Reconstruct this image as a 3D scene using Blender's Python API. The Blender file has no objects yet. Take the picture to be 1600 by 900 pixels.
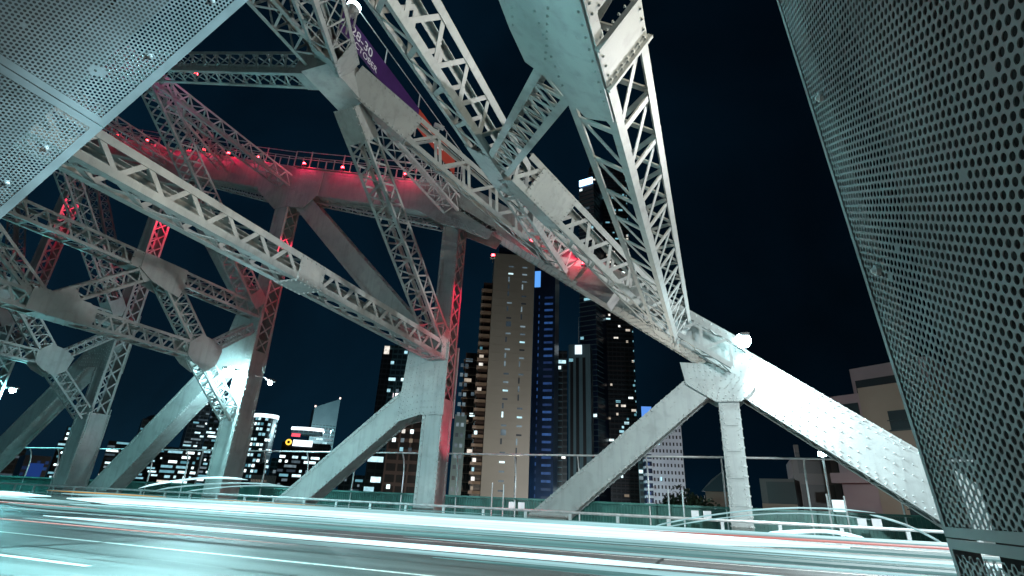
import bpy, math, random
import numpy as np
from mathutils import Vector, Matrix
random.seed(7)
sc = bpy.context.scene
COL = sc.collection
R = math.radians

# ------------------------------------------------------------------ camera
F_PX = 815.1
YAW, PIT, ROL = R(21.25), R(22.25), R(2.65)
_h = np.array([-math.sin(YAW), math.cos(YAW), 0.0])
_r0 = np.array([math.cos(YAW), math.sin(YAW), 0.0])
_u0 = np.array([0, 0, 1.0])
CF = _h * math.cos(PIT) + _u0 * math.sin(PIT)
_u = -_h * math.sin(PIT) + _u0 * math.cos(PIT)
CR = _r0 * math.cos(ROL) + _u * math.sin(ROL)
CU = -_r0 * math.sin(ROL) + _u * math.cos(ROL)
cam_d = bpy.data.cameras.new('camera')
cam = bpy.data.objects.new('camera', cam_d)
COL.objects.link(cam)
cam.matrix_world = Matrix(((CR[0], CU[0], -CF[0], 0), (CR[1], CU[1], -CF[1], 0), (CR[2], CU[2], -CF[2], 0), (0, 0, 0, 1)))
cam_d.sensor_width = 36.0
cam_d.lens = F_PX / 1600 * 36
cam_d.clip_start = 0.05
cam_d.clip_end = 6000
sc.camera = cam

# ------------------------------------------------------------------ night sky, moon, exposure
world = bpy.data.worlds.new('World')
sc.world = world
world.use_nodes = True
wn, wl = world.node_tree.nodes, world.node_tree.links
bg = wn['Background']
sky = wn.new('ShaderNodeTexSky')
sky.sky_type = 'NISHITA'
sky.sun_disc = False
sky.sun_elevation = R(-4.0)
sky.sun_rotation = R(-120)
sky.altitude = 20
tint = wn.new('ShaderNodeMix'); tint.data_type = 'RGBA'; tint.blend_type = 'MULTIPLY'
tint.inputs['Factor'].default_value = 1.0
tint.inputs[7].default_value = (0.28, 0.62, 0.8, 1)
wl.new(sky.outputs[0], tint.inputs[6])
addn = wn.new('ShaderNodeMix'); addn.data_type = 'RGBA'; addn.blend_type = 'ADD'
addn.inputs['Factor'].default_value = 1.0
addn.inputs[7].default_value = (0.008, 0.085, 0.19, 1)     # city sky glow
wl.new(tint.outputs[2], addn.inputs[6])
# the glow over the city lies down river (towards -X) and low on the horizon
wtc = wn.new('ShaderNodeTexCoord'); wsp = wn.new('ShaderNodeSeparateXYZ'); wl.new(wtc.outputs['Generated'], wsp.inputs[0])
wmr = wn.new('ShaderNodeMapRange'); wmr.interpolation_type = 'SMOOTHSTEP'
wmr.inputs['From Min'].default_value = 0.45; wmr.inputs['From Max'].default_value = -0.75
wmr.inputs['To Min'].default_value = 0.25; wmr.inputs['To Max'].default_value = 1.5
wl.new(wsp.outputs[0], wmr.inputs[0])
gl = wn.new('ShaderNodeMix'); gl.data_type = 'RGBA'; gl.blend_type = 'MULTIPLY'; gl.inputs['Factor'].default_value = 1.0
gl.inputs[6].default_value = (0.010, 0.085, 0.185, 1); wl.new(wmr.outputs[0], gl.inputs[7])
cn = wn.new('ShaderNodeTexNoise'); cn.inputs['Scale'].default_value = 2.6; cn.inputs['Detail'].default_value = 7; cn.inputs['Distortion'].default_value = 0.4
wl.new(wtc.outputs['Generated'], cn.inputs['Vector'])
cmr = wn.new('ShaderNodeMapRange'); cmr.inputs['From Min'].default_value = 0.35; cmr.inputs['From Max'].default_value = 0.7
cmr.inputs['To Min'].default_value = 0.55; cmr.inputs['To Max'].default_value = 1.35; wl.new(cn.outputs[0], cmr.inputs[0])
# brighter just above the horizon
hmr = wn.new('ShaderNodeMapRange'); hmr.inputs['From Min'].default_value = 0.45; hmr.inputs['From Max'].default_value = 0.0
hmr.inputs['To Min'].default_value = 1.0; hmr.inputs['To Max'].default_value = 1.9; wl.new(wsp.outputs[2], hmr.inputs[0])
cml = wn.new('ShaderNodeMath'); cml.operation = 'MULTIPLY'; wl.new(cmr.outputs[0], cml.inputs[0]); wl.new(hmr.outputs[0], cml.inputs[1])
gl2 = wn.new('ShaderNodeMix'); gl2.data_type = 'RGBA'; gl2.blend_type = 'MULTIPLY'; gl2.inputs['Factor'].default_value = 1.0
wl.new(gl.outputs[2], gl2.inputs[6]); wl.new(cml.outputs[0], gl2.inputs[7])
wl.new(gl2.outputs[2], addn.inputs[7])
wl.new(addn.outputs[2], bg.inputs[0])
bg.inputs[1].default_value = 0.06

sun_d = bpy.data.lights.new('moon', 'SUN')
sun_d.energy = 0.05
sun_d.angle = R(0.5)
sun_d.color = (1.0, 0.95, 0.86)
sun = bpy.data.objects.new('moon', sun_d)
COL.objects.link(sun)
sun.rotation_euler = (R(52), 0, R(-30))

sc.view_settings.view_transform = 'Standard'
sc.view_settings.look = 'None'
sc.view_settings.exposure = 0.0
sc.view_settings.gamma = 1.0
sc.view_settings.use_curve_mapping = False
sc.cycles.use_denoising = True
sc.cycles.max_bounces = 6
sc.cycles.diffuse_bounces = 2
sc.cycles.glossy_bounces = 3
sc.cycles.sample_clamp_indirect = 4.0
sc.cycles.use_light_tree = True

# ------------------------------------------------------------------ helpers
def A(*v): return np.array(v, float)
def nrm(v): return v / np.linalg.norm(v)
def ray(x, y): return nrm(CF * F_PX + CR * (x - 800) - CU * (y - 450))
def proj(P):
    d = np.array(P, float); z = d @ CF
    return 800 + F_PX * (d @ CR) / z, 450 - F_PX * (d @ CU) / z

def tag(o, label=None, cat=None, group=None, kind=None):
    if label: o['label'] = label
    if cat: o['category'] = cat
    if group: o['group'] = group
    if kind: o['kind'] = kind
    return o
def empty(name, loc=(0, 0, 0), rz=0.0, parent=None):
    o = bpy.data.objects.new(name, None)
    o.empty_display_size = 0.3
    COL.objects.link(o)
    o.location = loc; o.rotation_euler = (0, 0, rz)
    if parent: o.parent = parent
    return o

class MB:
    """collects plates, bars, tubes and rivets into one mesh"""
    def __init__(s): s.v = []; s.f = []; s.n = 0
    def add(s, vs, fs):
        b = s.n
        s.v.extend([tuple(map(float, q)) for q in vs]); s.n += len(vs)
        s.f.extend([tuple(b + i for i in f) for f in fs])
    def box(s, c, ax, ay, az):
        c, ax, ay, az = map(np.asarray, (c, ax, ay, az))
        vs = [c + i * ax + j * ay + k * az for k in (-1, 1) for j in (-1, 1) for i in (-1, 1)]
        s.add(vs, [(0, 2, 3, 1), (4, 5, 7, 6), (0, 1, 5, 4), (2, 6, 7, 3), (0, 4, 6, 2), (1, 3, 7, 5)])
    def abox(s, x0, x1, y0, y1, z0, z1):
        s.box(((x0 + x1) / 2, (y0 + y1) / 2, (z0 + z1) / 2), ((x1 - x0) / 2, 0, 0), (0, (y1 - y0) / 2, 0), (0, 0, (z1 - z0) / 2))
    def bar(s, p, q, u, wu, wv):
        p, q, u = np.asarray(p, float), np.asarray(q, float), np.asarray(u, float)
        d = nrm(q - p); u = u - d * (u @ d)
        if np.linalg.norm(u) < 1e-6: u = np.cross(d, A(0.3, 0.5, 0.8))
        u = nrm(u); w = np.cross(d, u)
        s.box((p + q) / 2, (q - p) / 2, u * wu / 2, w * wv / 2)
    def tube(s, pts, r, k=8, caps=True):
        pts = [np.asarray(p, float) for p in pts]
        rings = []
        u = None
        for i, p in enumerate(pts):
            d = nrm(pts[min(i + 1, len(pts) - 1)] - pts[max(i - 1, 0)])
            if u is None:
                u = np.cross(d, A(0, 0, 1))
                if np.linalg.norm(u) < 1e-3: u = np.cross(d, A(1, 0, 0))
            u = nrm(u - d * (u @ d)); w = np.cross(d, u)
            rr = r[i] if isinstance(r, (list, tuple)) else r
            rings.append([p + rr * (u * math.cos(a) + w * math.sin(a)) for a in np.linspace(0, 2 * math.pi, k, endpoint=False)])
        vs = [q for rg in rings for q in rg]; fs = []
        for i in range(len(pts) - 1):
            for j in range(k):
                a, b = i * k + j, i * k + (j + 1) % k
                fs.append((a, b, b + k, a + k))
        if caps:
            fs.append(tuple(range(k))[::-1]); fs.append(tuple((len(pts) - 1) * k + j for j in range(k)))
        s.add(vs, fs)
    def prism(s, poly, o, eu, ev, en, t):
        """polygon (list of 2-D points) in the plane o+eu,ev, thickness t along en"""
        m = len(poly)
        vs = [o + eu * a + ev * b for a, b in poly] + [o + eu * a + ev * b + en * t for a, b in poly]
        s.add(vs, [tuple(range(m)), tuple(range(2 * m - 1, m - 1, -1))] + [(i, (i + 1) % m, m + (i + 1) % m, m + i) for i in range(m)])
    def rivet(s, p, n, r=0.04, h=0.026):
        p = np.asarray(p, float); n = np.asarray(n, float)
        u = nrm(np.cross(n, A(0.31, 0.77, 0.55))); w = np.cross(n, u)
        b = [p + r * (u * math.cos(a) + w * math.sin(a)) for a in np.arange(6) * math.pi / 3]
        t = [p + n * h + 0.55 * r * (u * math.cos(a) + w * math.sin(a)) for a in np.arange(6) * math.pi / 3]
        s.add(b + t, [(i, (i + 1) % 6, 6 + (i + 1) % 6, 6 + i) for i in range(6)] + [(6, 7, 8, 9, 10, 11)])
    def build(s, name, mat, parent=None, smooth=False):
        me = bpy.data.meshes.new(name)
        me.from_pydata(s.v, [], s.f)
        me.update()
        if smooth:
            me.polygons.foreach_set('use_smooth', [True] * len(me.polygons))
        me.materials.append(mat)
        o = bpy.data.objects.new(name, me)
        COL.objects.link(o)
        if parent: o.parent = parent
        return o

# ------------------------------------------------------------------ materials
def mat_new(name):
    m = bpy.data.materials.new(name); m.use_nodes = True
    return m, m.node_tree.nodes, m.node_tree.links, m.node_tree.nodes['Principled BSDF']
def noise_mat(name, c1, c2, scale=3.0, rough=0.5, metal=0.0, detail=6, bump=0.0, bscale=40, lo=0.35, hi=0.65, stretch=(1, 1, 1)):
    m, n, l, p = mat_new(name)
    tc = n.new('ShaderNodeTexCoord'); mp = n.new('ShaderNodeMapping'); mp.inputs['Scale'].default_value = stretch
    l.new(tc.outputs['Object'], mp.inputs[0])
    nz = n.new('ShaderNodeTexNoise'); nz.inputs['Scale'].default_value = scale; nz.inputs['Detail'].default_value = detail
    l.new(mp.outputs[0], nz.inputs['Vector'])
    cr = n.new('ShaderNodeValToRGB')
    cr.color_ramp.elements[0].position = lo; cr.color_ramp.elements[1].position = hi
    cr.color_ramp.elements[0].color = (*c1, 1); cr.color_ramp.elements[1].color = (*c2, 1)
    l.new(nz.outputs[0], cr.inputs[0]); l.new(cr.outputs[0], p.inputs['Base Color'])
    p.inputs['Roughness'].default_value = rough; p.inputs['Metallic'].default_value = metal
    if bump:
        b2 = n.new('ShaderNodeTexNoise'); b2.inputs['Scale'].default_value = bscale
        l.new(tc.outputs['Object'], b2.inputs['Vector'])
        bp = n.new('ShaderNodeBump'); bp.inputs['Strength'].default_value = bump; bp.inputs['Distance'].default_value = 0.02
        l.new(b2.outputs[0], bp.inputs['Height']); l.new(bp.outputs[0], p.inputs['Normal'])
    return m
def emit_mat(name, col, strength, sample=True):
    m, n, l, p = mat_new(name)
    p.inputs['Base Color'].default_value = (0.02, 0.02, 0.02, 1)
    p.inputs['Emission Color'].default_value = (*col, 1)
    p.inputs['Emission Strength'].default_value = strength
    if not sample: m.cycles.emission_sampling = 'NONE'
    return m
def window_mat(name, c1, c2, lo, hi):
    """lit rooms: every pane its own brightness, uneven inside"""
    m, n, l, p = mat_new(name)
    oi = n.new('ShaderNodeObjectInfo'); tc = n.new('ShaderNodeTexCoord')
    geo = n.new('ShaderNodeNewGeometry')
    nz = n.new('ShaderNodeTexNoise'); nz.inputs['Scale'].default_value = 0.55; nz.inputs['Detail'].default_value = 2
    l.new(geo.outputs['Position'], nz.inputs['Vector'])
    cr = n.new('ShaderNodeValToRGB')
    cr.color_ramp.elements[0].color = (*c1, 1); cr.color_ramp.elements[1].color = (*c2, 1)
    l.new(oi.outputs['Random'], cr.inputs[0])
    l.new(cr.outputs[0], p.inputs['Emission Color'])
    a = n.new('ShaderNodeMath'); a.operation = 'MULTIPLY'; l.new(nz.outputs[0], a.inputs[0]); l.new(oi.outputs['Random'], a.inputs[1])
    mr = n.new('ShaderNodeMapRange'); mr.inputs['From Min'].default_value = 0.0; mr.inputs['From Max'].default_value = 0.6
    mr.inputs['To Min'].default_value = lo; mr.inputs['To Max'].default_value = hi
    l.new(a.outputs[0], mr.inputs[0]); l.new(mr.outputs[0], p.inputs['Emission Strength'])
    p.inputs['Base Color'].default_value = (0.03, 0.03, 0.03, 1)
    m.cycles.emission_sampling = 'NONE'
    return m

M = {}
def steel_mat(name, c1, c2, grime, rough=0.5):
    """weathered paint: two tones, rain streaks, grime blotches and specks of rust"""
    m = noise_mat(name, c1, c2, 0.7, rough, detail=9, bump=0.08, bscale=45, lo=0.2, hi=0.8)
    n, l, p = m.node_tree.nodes, m.node_tree.links, m.node_tree.nodes['Principled BSDF']
    src = p.inputs['Base Color'].links[0].from_socket
    geo = n.new('ShaderNodeNewGeometry'); mp = n.new('ShaderNodeMapping'); mp.inputs['Scale'].default_value = (5, 5, 0.35)
    l.new(geo.outputs['Position'], mp.inputs[0])
    def layer(src, vec, scale, lo, hi, col, fac, detail=8, dist=0.4):
        t = n.new('ShaderNodeTexNoise'); t.inputs['Scale'].default_value = scale; t.inputs['Detail'].default_value = detail; t.inputs['Distortion'].default_value = dist
        l.new(vec, t.inputs['Vector'])
        r = n.new('ShaderNodeMapRange'); r.inputs['From Min'].default_value = lo; r.inputs['From Max'].default_value = hi
        r.inputs['To Min'].default_value = 0; r.inputs['To Max'].default_value = fac; l.new(t.outputs[0], r.inputs[0])
        x = n.new('ShaderNodeMix'); x.data_type = 'RGBA'; l.new(r.outputs[0], x.inputs['Factor']); l.new(src, x.inputs[6]); x.inputs[7].default_value = (*col, 1)
        return x.outputs[2]
    a = layer(src, mp.outputs[0], 1.0, 0.50, 0.80, (0.14, 0.15, 0.15), 0.5)
    a = layer(a, geo.outputs['Position'], 2.2, 0.50, 0.85, grime, 0.55, 12)
    a = layer(a, geo.outputs['Position'], 14.0, 0.66, 0.76, (0.13, 0.085, 0.055), 0.45, 4, 0.8)
    l.new(a, p.inputs['Base Color'])
    return m
M['steel'] = steel_mat('painted_steel', (0.24, 0.265, 0.26), (0.36, 0.385, 0.375), (0.13, 0.14, 0.135))
M['steel_lace'] = steel_mat('painted_steel_bar', (0.26, 0.28, 0.275), (0.36, 0.385, 0.375), (0.14, 0.145, 0.14))
M['steel_dark'] = noise_mat('weathered_steel', (0.16, 0.17, 0.17), (0.30, 0.31, 0.31), 1.6, 0.55, detail=8)
M['screen'] = noise_mat('perforated_sheet', (0.12, 0.135, 0.135), (0.23, 0.25, 0.25), 3.0, 0.5, metal=0.0, detail=5)
M['galv'] = noise_mat('galvanised', (0.42, 0.44, 0.44), (0.6, 0.62, 0.62), 5, 0.38, metal=0.5)
M['asphalt'] = noise_mat('asphalt', (0.06, 0.065, 0.065), (0.17, 0.175, 0.175), 0.8, 0.5, detail=14, bump=0.35, bscale=90, lo=0.28, hi=0.72, stretch=(0.25, 1.6, 1))
M['paintline'] = noise_mat('road_paint', (0.55, 0.55, 0.52), (0.82, 0.82, 0.8), 6, 0.5, detail=8, lo=0.25, hi=0.5)
M['concrete'] = noise_mat('concrete', (0.28, 0.28, 0.27), (0.42, 0.42, 0.4), 1.2, 0.75, detail=8, bump=0.1)
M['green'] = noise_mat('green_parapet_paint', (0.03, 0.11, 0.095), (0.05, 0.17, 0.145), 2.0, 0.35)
M['ground'] = noise_mat('dark_ground', (0.02, 0.024, 0.022), (0.05, 0.05, 0.048), 0.05, 0.9)
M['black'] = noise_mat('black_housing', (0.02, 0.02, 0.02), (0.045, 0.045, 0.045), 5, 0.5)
M['shade_black'] = noise_mat('shade_black_steel', (0.012, 0.012, 0.012), (0.03, 0.03, 0.03), 4, 0.95)  # near-black colour puts the shade inside the right screen into the steel
M['lampglow'] = emit_mat('lamp_lens', (0.62, 0.95, 1.0), 60)
M['beam'] = emit_mat('floodlight_lens', (0.7, 1.0, 1.0), 40)
M['redled'] = emit_mat('red_led', (1.0, 0.03, 0.04), 30, False)

# ------------------------------------------------------------------ the setting: deck, road, ground
Y0, Y1 = 0.8, 20.0           # the two truss planes
DECK = -1.2
def sheet(name, x0, x1, y0, y1, z, mat, t=0.0):
    b = MB()
    if t: b.abox(x0, x1, y0, y1, z - t, z)
    else: b.add([(x0, y0, z), (x1, y0, z), (x1, y1, z), (x0, y1, z)], [(0, 1, 2, 3)])
    return tag(b.build(name, mat), kind='structure')
sheet('ground', -3000, 3000, -800, 4000, -26, M['ground'])
sheet('road', -260, 60, 2.6, 18.6, DECK, M['asphalt'], 0.5)
sheet('footpath', -260, 60, -3.5, 2.6, DECK + 0.14, M['concrete'], 0.6)
sheet('footpath', -260, 60, 19.3, 23.2, DECK + 0.14, M['concrete'], 0.6)
kb = MB(); kb.abox(-260, 60, 18.6, 19.3, DECK - 0.5, -0.76)
tag(kb.build('kerb', M['concrete']), kind='structure')
kb = MB(); kb.abox(-260, 60, 2.35, 2.6, DECK + 0.1406, DECK + 0.26)
tag(kb.build('kerb', M['concrete']), kind='structure')
lm = MB()
LZ = DECK + 0.004
def stripe(b, x0, x1, y, w=0.13): b.add([(x0, y - w / 2, LZ), (x1, y - w / 2, LZ), (x1, y + w / 2, LZ), (x0, y + w / 2, LZ)], [(0, 1, 2, 3)])
stripe(lm, -120, 40, 8.75)
for i in range(-12, 6): stripe(lm, -12.2 + i * 9 + 0.0, -12.2 + i * 9 + 3.0, 6.25)
for i in range(-12, 6): stripe(lm, -9.6 + i * 9, -9.6 + i * 9 + 3.0, 12.1)
stripe(lm, -120, 40, 15.4); stripe(lm, -120, 40, 18.25); stripe(lm, -120, 40, 3.1)
tag(lm.build('road_marking', M['paintline']), kind='structure')

M['tar'] = noise_mat('tar_seam', (0.02, 0.02, 0.02), (0.035, 0.035, 0.035), 4, 0.35)
tj = MB()
for k in range(-8, 3):
    x = -1.6 + k * 11.1
    tj.add([(x, 2.65, DECK + 0.008), (x + 0.09, 2.65, DECK + 0.008), (x + 0.13, 18.55, DECK + 0.008), (x + 0.04, 18.55, DECK + 0.008)], [(0, 1, 2, 3)])
for y, x0, x1 in ((7.35, -30, 6), (5.1, -16, -3), (10.3, -40, 10)):
    px_ = [(x0 + (x1 - x0) * q / 40, y + 0.05 * math.sin(q * 1.7) + 0.04 * math.sin(q * 0.6)) for q in range(41)]
    for (xa, ya), (xb, yb) in zip(px_, px_[1:]):
        tj.add([(xa, ya, DECK + 0.006), (xb, yb, DECK + 0.006), (xb, yb + 0.035, DECK + 0.006), (xa, ya + 0.035, DECK + 0.006)], [(0, 1, 2, 3)])
tag(tj.build('road_joint', M['tar']), kind='structure')
# ------------------------------------------------------------------ the steel truss bridge
bridge = empty('truss_bridge', (0, 20, DECK))
tag(bridge, 'riveted pale grey steel truss bridge with laced struts crossing overhead', 'bridge')
BL = A(0, 20, DECK)
def bpart(b, name, mat, parent=None, label=None):
    """a bridge part: vertices are given in world coordinates, stored relative to the bridge's base"""
    if parent is None:
        b.v = [(x - BL[0], y - BL[1], z - BL[2]) for x, y, z in b.v]
        o = b.build(name, mat, bridge)
    else:
        b.v = [(x - BL[0], y - BL[1], z - BL[2]) for x, y, z in b.v]
        o = b.build(name, mat, parent)
    if label: o['label'] = label
    return o

def member(name, p, q, up, w, h, faces, n=10, a=0.13, t=0.018, bar=0.075, plates=(), rivets=0.0, lab=None, riv_r=0.042):
    """a built-up steel member: four corner angles, each face solid or laced; plates = (t0, t1, faces) solid stretches.
    w is the width across the side axis, h along `up`. faces: keys top bottom left right -> S Z X N B or ''."""
    p, q, up = np.asarray(p, float), np.asarray(q, float), np.asarray(up, float)
    L = np.linalg.norm(q - p); d = (q - p) / L
    v = nrm(up - d * (up @ d)); s = np.cross(d, v)
    body, lacings, plist = MB(), [], []
    for i in (-1, 1):
        for j in (-1, 1):
            c0 = s * i * w / 2 + v * j * h / 2
            c = c0 - s * i * a / 2 - v * j * t / 2
            body.box((p + q) / 2 + c, d * L / 2, s * a / 2, v * t / 2)
            c = c0 - v * j * (a / 2 + t / 2) - s * i * t / 2
            body.box((p + q) / 2 + c, d * L / 2, s * t / 2, v * (a - t) / 2)
    FD = {'top': (v, s, h, w), 'bottom': (-v, s, h, w), 'right': (s, v, w, h), 'left': (-s, v, w, h)}
    for fn, st in faces.items():
        nn, cc, hn, wc = FD[fn]
        off = nn * (hn / 2 - t - 0.012)
        e = cc * (wc / 2 - a * 0.5)
        if st == 'S':
            body.box((p + q) / 2 + nn * (hn / 2 - t - 0.005), d * L / 2, cc * (wc / 2 - t - 0.002), nn * 0.005)
            continue
        if not st: continue
        lace = MB(); lacings.append(lace)
        mask = [(t0, t1) for t0, t1, fs in plates if fn in fs]
        for k in range(n):
            k0, k1 = k / n, (k + 1) / n
            if any(k0 >= t0 - 0.022 and k1 <= t1 + 0.022 for t0, t1 in mask):
                lace = MB(); lacings.append(lace); continue
            P0, P1 = p + d * L * k0 + off, p + d * L * k1 + off
            Pm = (P0 + P1) / 2
            if st == 'Z':
                lace.bar(P0 - e, Pm + e, nn, 0.016, bar); lace.bar(Pm + e - nn * 0.002, P1 - e - nn * 0.002, nn, 0.016, bar)
            elif st == 'X':
                lace.bar(P0 - e, P1 + e, nn, 0.014, bar); lace.bar(P0 + e - nn * 0.018, P1 - e - nn * 0.018, nn, 0.014, bar)
            elif st == 'N':
                lace.bar(P0 - e, P0 + e, nn, 0.03, bar * 1.25); lace.bar(P0 - e - nn * 0.03, P1 + e - nn * 0.03, nn, 0.016, bar)
            elif st == 'M':
                lace.bar(P0 - e, P0 + e, nn, 0.03, bar * 1.35); lace.bar(P0 + e - nn * 0.03, P1 - e - nn * 0.03, nn, 0.016, bar)
            elif st == 'H':
                lace.bar(P0 - e, P0 + e, nn, 0.03, bar * 1.3)
                sg = 1 if k % 2 else -1
                lace.bar(P0 - sg * e - nn * 0.03, P1 + sg * e - nn * 0.03, nn, 0.016, bar)
            elif st == 'B':
                lace.bar(Pm - e, Pm + e, nn, 0.02, bar * 3)
    for t0, t1, fs in plates:
        for fn in fs:
            nn, cc, hn, wc = FD[fn]
            plate = MB(); plist.append(plate)
            c = p + d * L * (t0 + t1) / 2 + nn * (hn / 2 + 0.007)
            plate.box(c, d * L * (t1 - t0) / 2, cc * (wc / 2 + 0.012 if fn in ('top', 'bottom') else wc / 2 - 0.004), nn * 0.007)
            if rivets:
                ln = L * (t1 - t0); m = max(2, int(ln / rivets))
                for k in range(m + 1):
                    for sg in (-1, 1):
                        plate.rivet(c + d * (ln / 2 - 0.05) * (2 * k / m - 1) + cc * sg * (wc / 2 - 0.06) + nn * 0.007, nn, riv_r)
                m2 = max(2, int(wc / rivets))
                for k in range(1, m2):
                    for sg in (-1, 1):
                        plate.rivet(c + d * sg * (ln / 2 - 0.05) + cc * (wc / 2 - 0.06) * (2 * k / m2 - 1) + nn * 0.007, nn, riv_r)
    if rivets:
        m = int(L / rivets)
        for fn, st in faces.items():
            if st != 'S': continue
            nn, cc, hn, wc = FD[fn]
            for k in range(m):
                for sg in (-1, 1):
                    body.rivet(p + d * (k + 0.5) * L / m + nn * hn / 2 + cc * sg * (wc / 2 - a * 0.5), nn, riv_r)
    o = bpart(body, name, M['steel'], None, lab)
    for lace in lacings:
        if lace.n: bpart(lace, 'lacing', M['steel_lace'], o)
    for plate in plist: bpart(plate, 'cover_plate', M['steel'], o)
    return o

EX, EY, EZ = A(1, 0, 0), A(0, 1, 0), A(0, 0, 1)
FRONT = -EY
CX = [0.6, -10.9, -22.0, -32.9, -43.9, -54.9]
CZ = [4.95, 13.6, 16.95, 20.6, 24.6, 28.0]
NODE = [A(x, 20, z) for x, z in zip(CX, CZ)]
FOOT = A(8.6, 20, -1.15)
def near(P): return A(P[0], Y0, P[2])

def gusset(poly, y=None, t=0.03, rv=True, pitch=0.2, both=True, lab=None):
    """a riveted plate in the truss plane: polygon of (x, z)"""
    for yy, sg in (((20.485, 1),) if both else ()) + ((19.515, -1),):
        b = MB()
        b.prism(poly, A(0, yy, 0), EX, EZ, EY * sg, t)
        if rv and sg == -1:
            pts = [np.array(q) for q in poly]; c = sum(pts) / len(pts)
            ring = 0
            for shrink in (0.94, 0.80, 0.62, 0.42, 0.2):
                for i in range(len(pts)):
                    p0, p1 = c + (pts[i] - c) * shrink, c + (pts[(i + 1) % len(pts)] - c) * shrink
                    m = max(1, int(np.linalg.norm(p1 - p0) / pitch))
                    for k in range(m):
                        q = p0 + (p1 - p0) * k / m
                        b.rivet(A(q[0], yy - t, q[1]), -EY, 0.032, 0.02)
        o = bpart(b, 'gusset_plate', M['steel'], None, lab)
    return o

# top chord: plated box, rivets over its whole inner face
def chord(p, q, h, rv=0.3, rows=0, name='top_chord', lab=None, wide=0.9):
    o = member(name, p, q, FRONT, h, wide, dict(top='S', bottom='S', left='S', right='Z'), n=max(6, int(np.linalg.norm(q - p) / 0.9)), a=0.16, rivets=rv, lab=lab)
    if rows:
        b = MB(); d = nrm(q - p); s = np.cross(d, FRONT); L = np.linalg.norm(q - p)
        for k in range(int(L / 0.26)):
            for r in range(rows):
                if random.random() < 0.86:
                    b.rivet(p + d * (k + 0.5 + 0.5 * (r % 2)) * 0.26 + s * h * (0.36 * (2 * r / (rows - 1) - 1)) + FRONT * 0.434, FRONT, 0.03, 0.02)
        tag(bpart(b, 'rivets', M['steel'], o), kind='stuff')
    return o
chord(NODE[0], FOOT, 1.5, 0.26, 5, 'end_chord', 'plated end chord sloping down to the deck')
_up = nrm(np.cross(NODE[1] - NODE[0], EY)); _up = _up * np.sign(_up[2]) * 0.33
chord(NODE[0] + _up + A(0, 0.36, 0), NODE[1] + _up + A(0, 0.36, 0), 1.32, 0.3, 0, wide=1.75)
_b = MB(); _d = nrm(NODE[1] - NODE[0])
for k in range(52):
    for r_ in range(7):
        if random.random() < 0.85: _b.rivet(NODE[0] + _d * (0.7 + (k + 0.5 * (r_ % 2)) * 0.26) - _up + A(0, -0.35 + r_ * 0.24, 0), -_up / 0.33, 0.035, 0.022)
tag(bpart(_b, 'bottom_rivets', M['steel']), kind='stuff')
chord(NODE[1], NODE[2], 1.6, 0.5, 0)
chord(NODE[2], NODE[3], 1.7, 0.5, 0)
chord(NODE[3], NODE[4], 1.7, 0, 0)
chord(NODE[4], NODE[5], 1.7, 0, 0)

# columns
def column(x, z0, z1, w, dep, front='S', side='X', n=12, lab=None, rv=0.3, y=20.0):
    return member('column', A(x, y, z0), A(x, y, z1), FRONT, w, dep, dict(top=front, bottom=front, left=side, right=side), n=n, a=0.14, rivets=rv, lab=lab)
column(CX[0], -1.2, 4.6, 0.66, 0.8, 'S', 'S', lab='short plated column under the end of the chord')
column(CX[1], 3.9, 13.2, 0.86, 0.86, 'S', 'X', 13)
column(CX[1], -1.2, 3.9, 0.92, 0.92, 'S', 'S', rv=0.2)
column(CX[2], 6.6, 16.6, 0.9, 0.95, 'S', 'X', 13)
column(CX[2], 3.2, 6.6, 0.92, 1.0, 'S', 'S')
column(CX[2], -1.2, 3.2, 1.05, 1.1, 'S', 'S', rv=0.25)
column(CX[3], 8.2, 20.4, 0.9, 0.95, 'S', 'X', 14, rv=0)
column(CX[3], 3.6, 8.2, 0.9, 1.0, 'S', 'X', 5, rv=0.3)
column(CX[3], -1.2, 3.6, 1.1, 1.15, 'S', 'S', rv=0.3)
column(CX[4], -1.2, 24.3, 0.95, 1.0, 'S', 'X', 30, rv=0)
column(CX[5], -1.2, 28, 0.95, 1.0, 'S', 'X', 30, rv=0)
cp = MB()
for z in (-0.3, 0.55, 1.4, 2.25, 3.1):
    cp.abox(CX[0] - 0.25, CX[0] + 0.25, 19.582, 19.597, z - 0.38, z + 0.38)
    for dz in (-0.3, -0.15, 0, 0.15, 0.3):
        for dx in (-0.2, 0.2): cp.rivet(A(CX[0] + dx, 19.582, z + dz), FRONT, 0.024)
bpart(cp, 'cover_plate', M['steel'], None)

# raking braces under each node, down to the deck
def brace(x0, z0, x1, z1, w=1.05, lab=None, rv=0.25):
    return member('raking_brace', A(x0, 20, z0), A(x1, 20, z1), FRONT, w, 0.85, dict(top='S', bottom='S', left='S', right='S'), n=12, rivets=rv, lab=lab)
brace(CX[0] - 0.1, 4.75, -7.1, -1.45, 0.95)
brace(CX[1], 4.9, -18.5, -1.2, 1.05)
brace(CX[2] - 0.2, 7.7, -30.9, -1.2, 1.2)
brace(CX[3] - 0.2, 8.2, -43.0, -1.6, 1.2)
brace(CX[4], 8.5, -54.0, -1.2, 1.2, rv=0)
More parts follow.
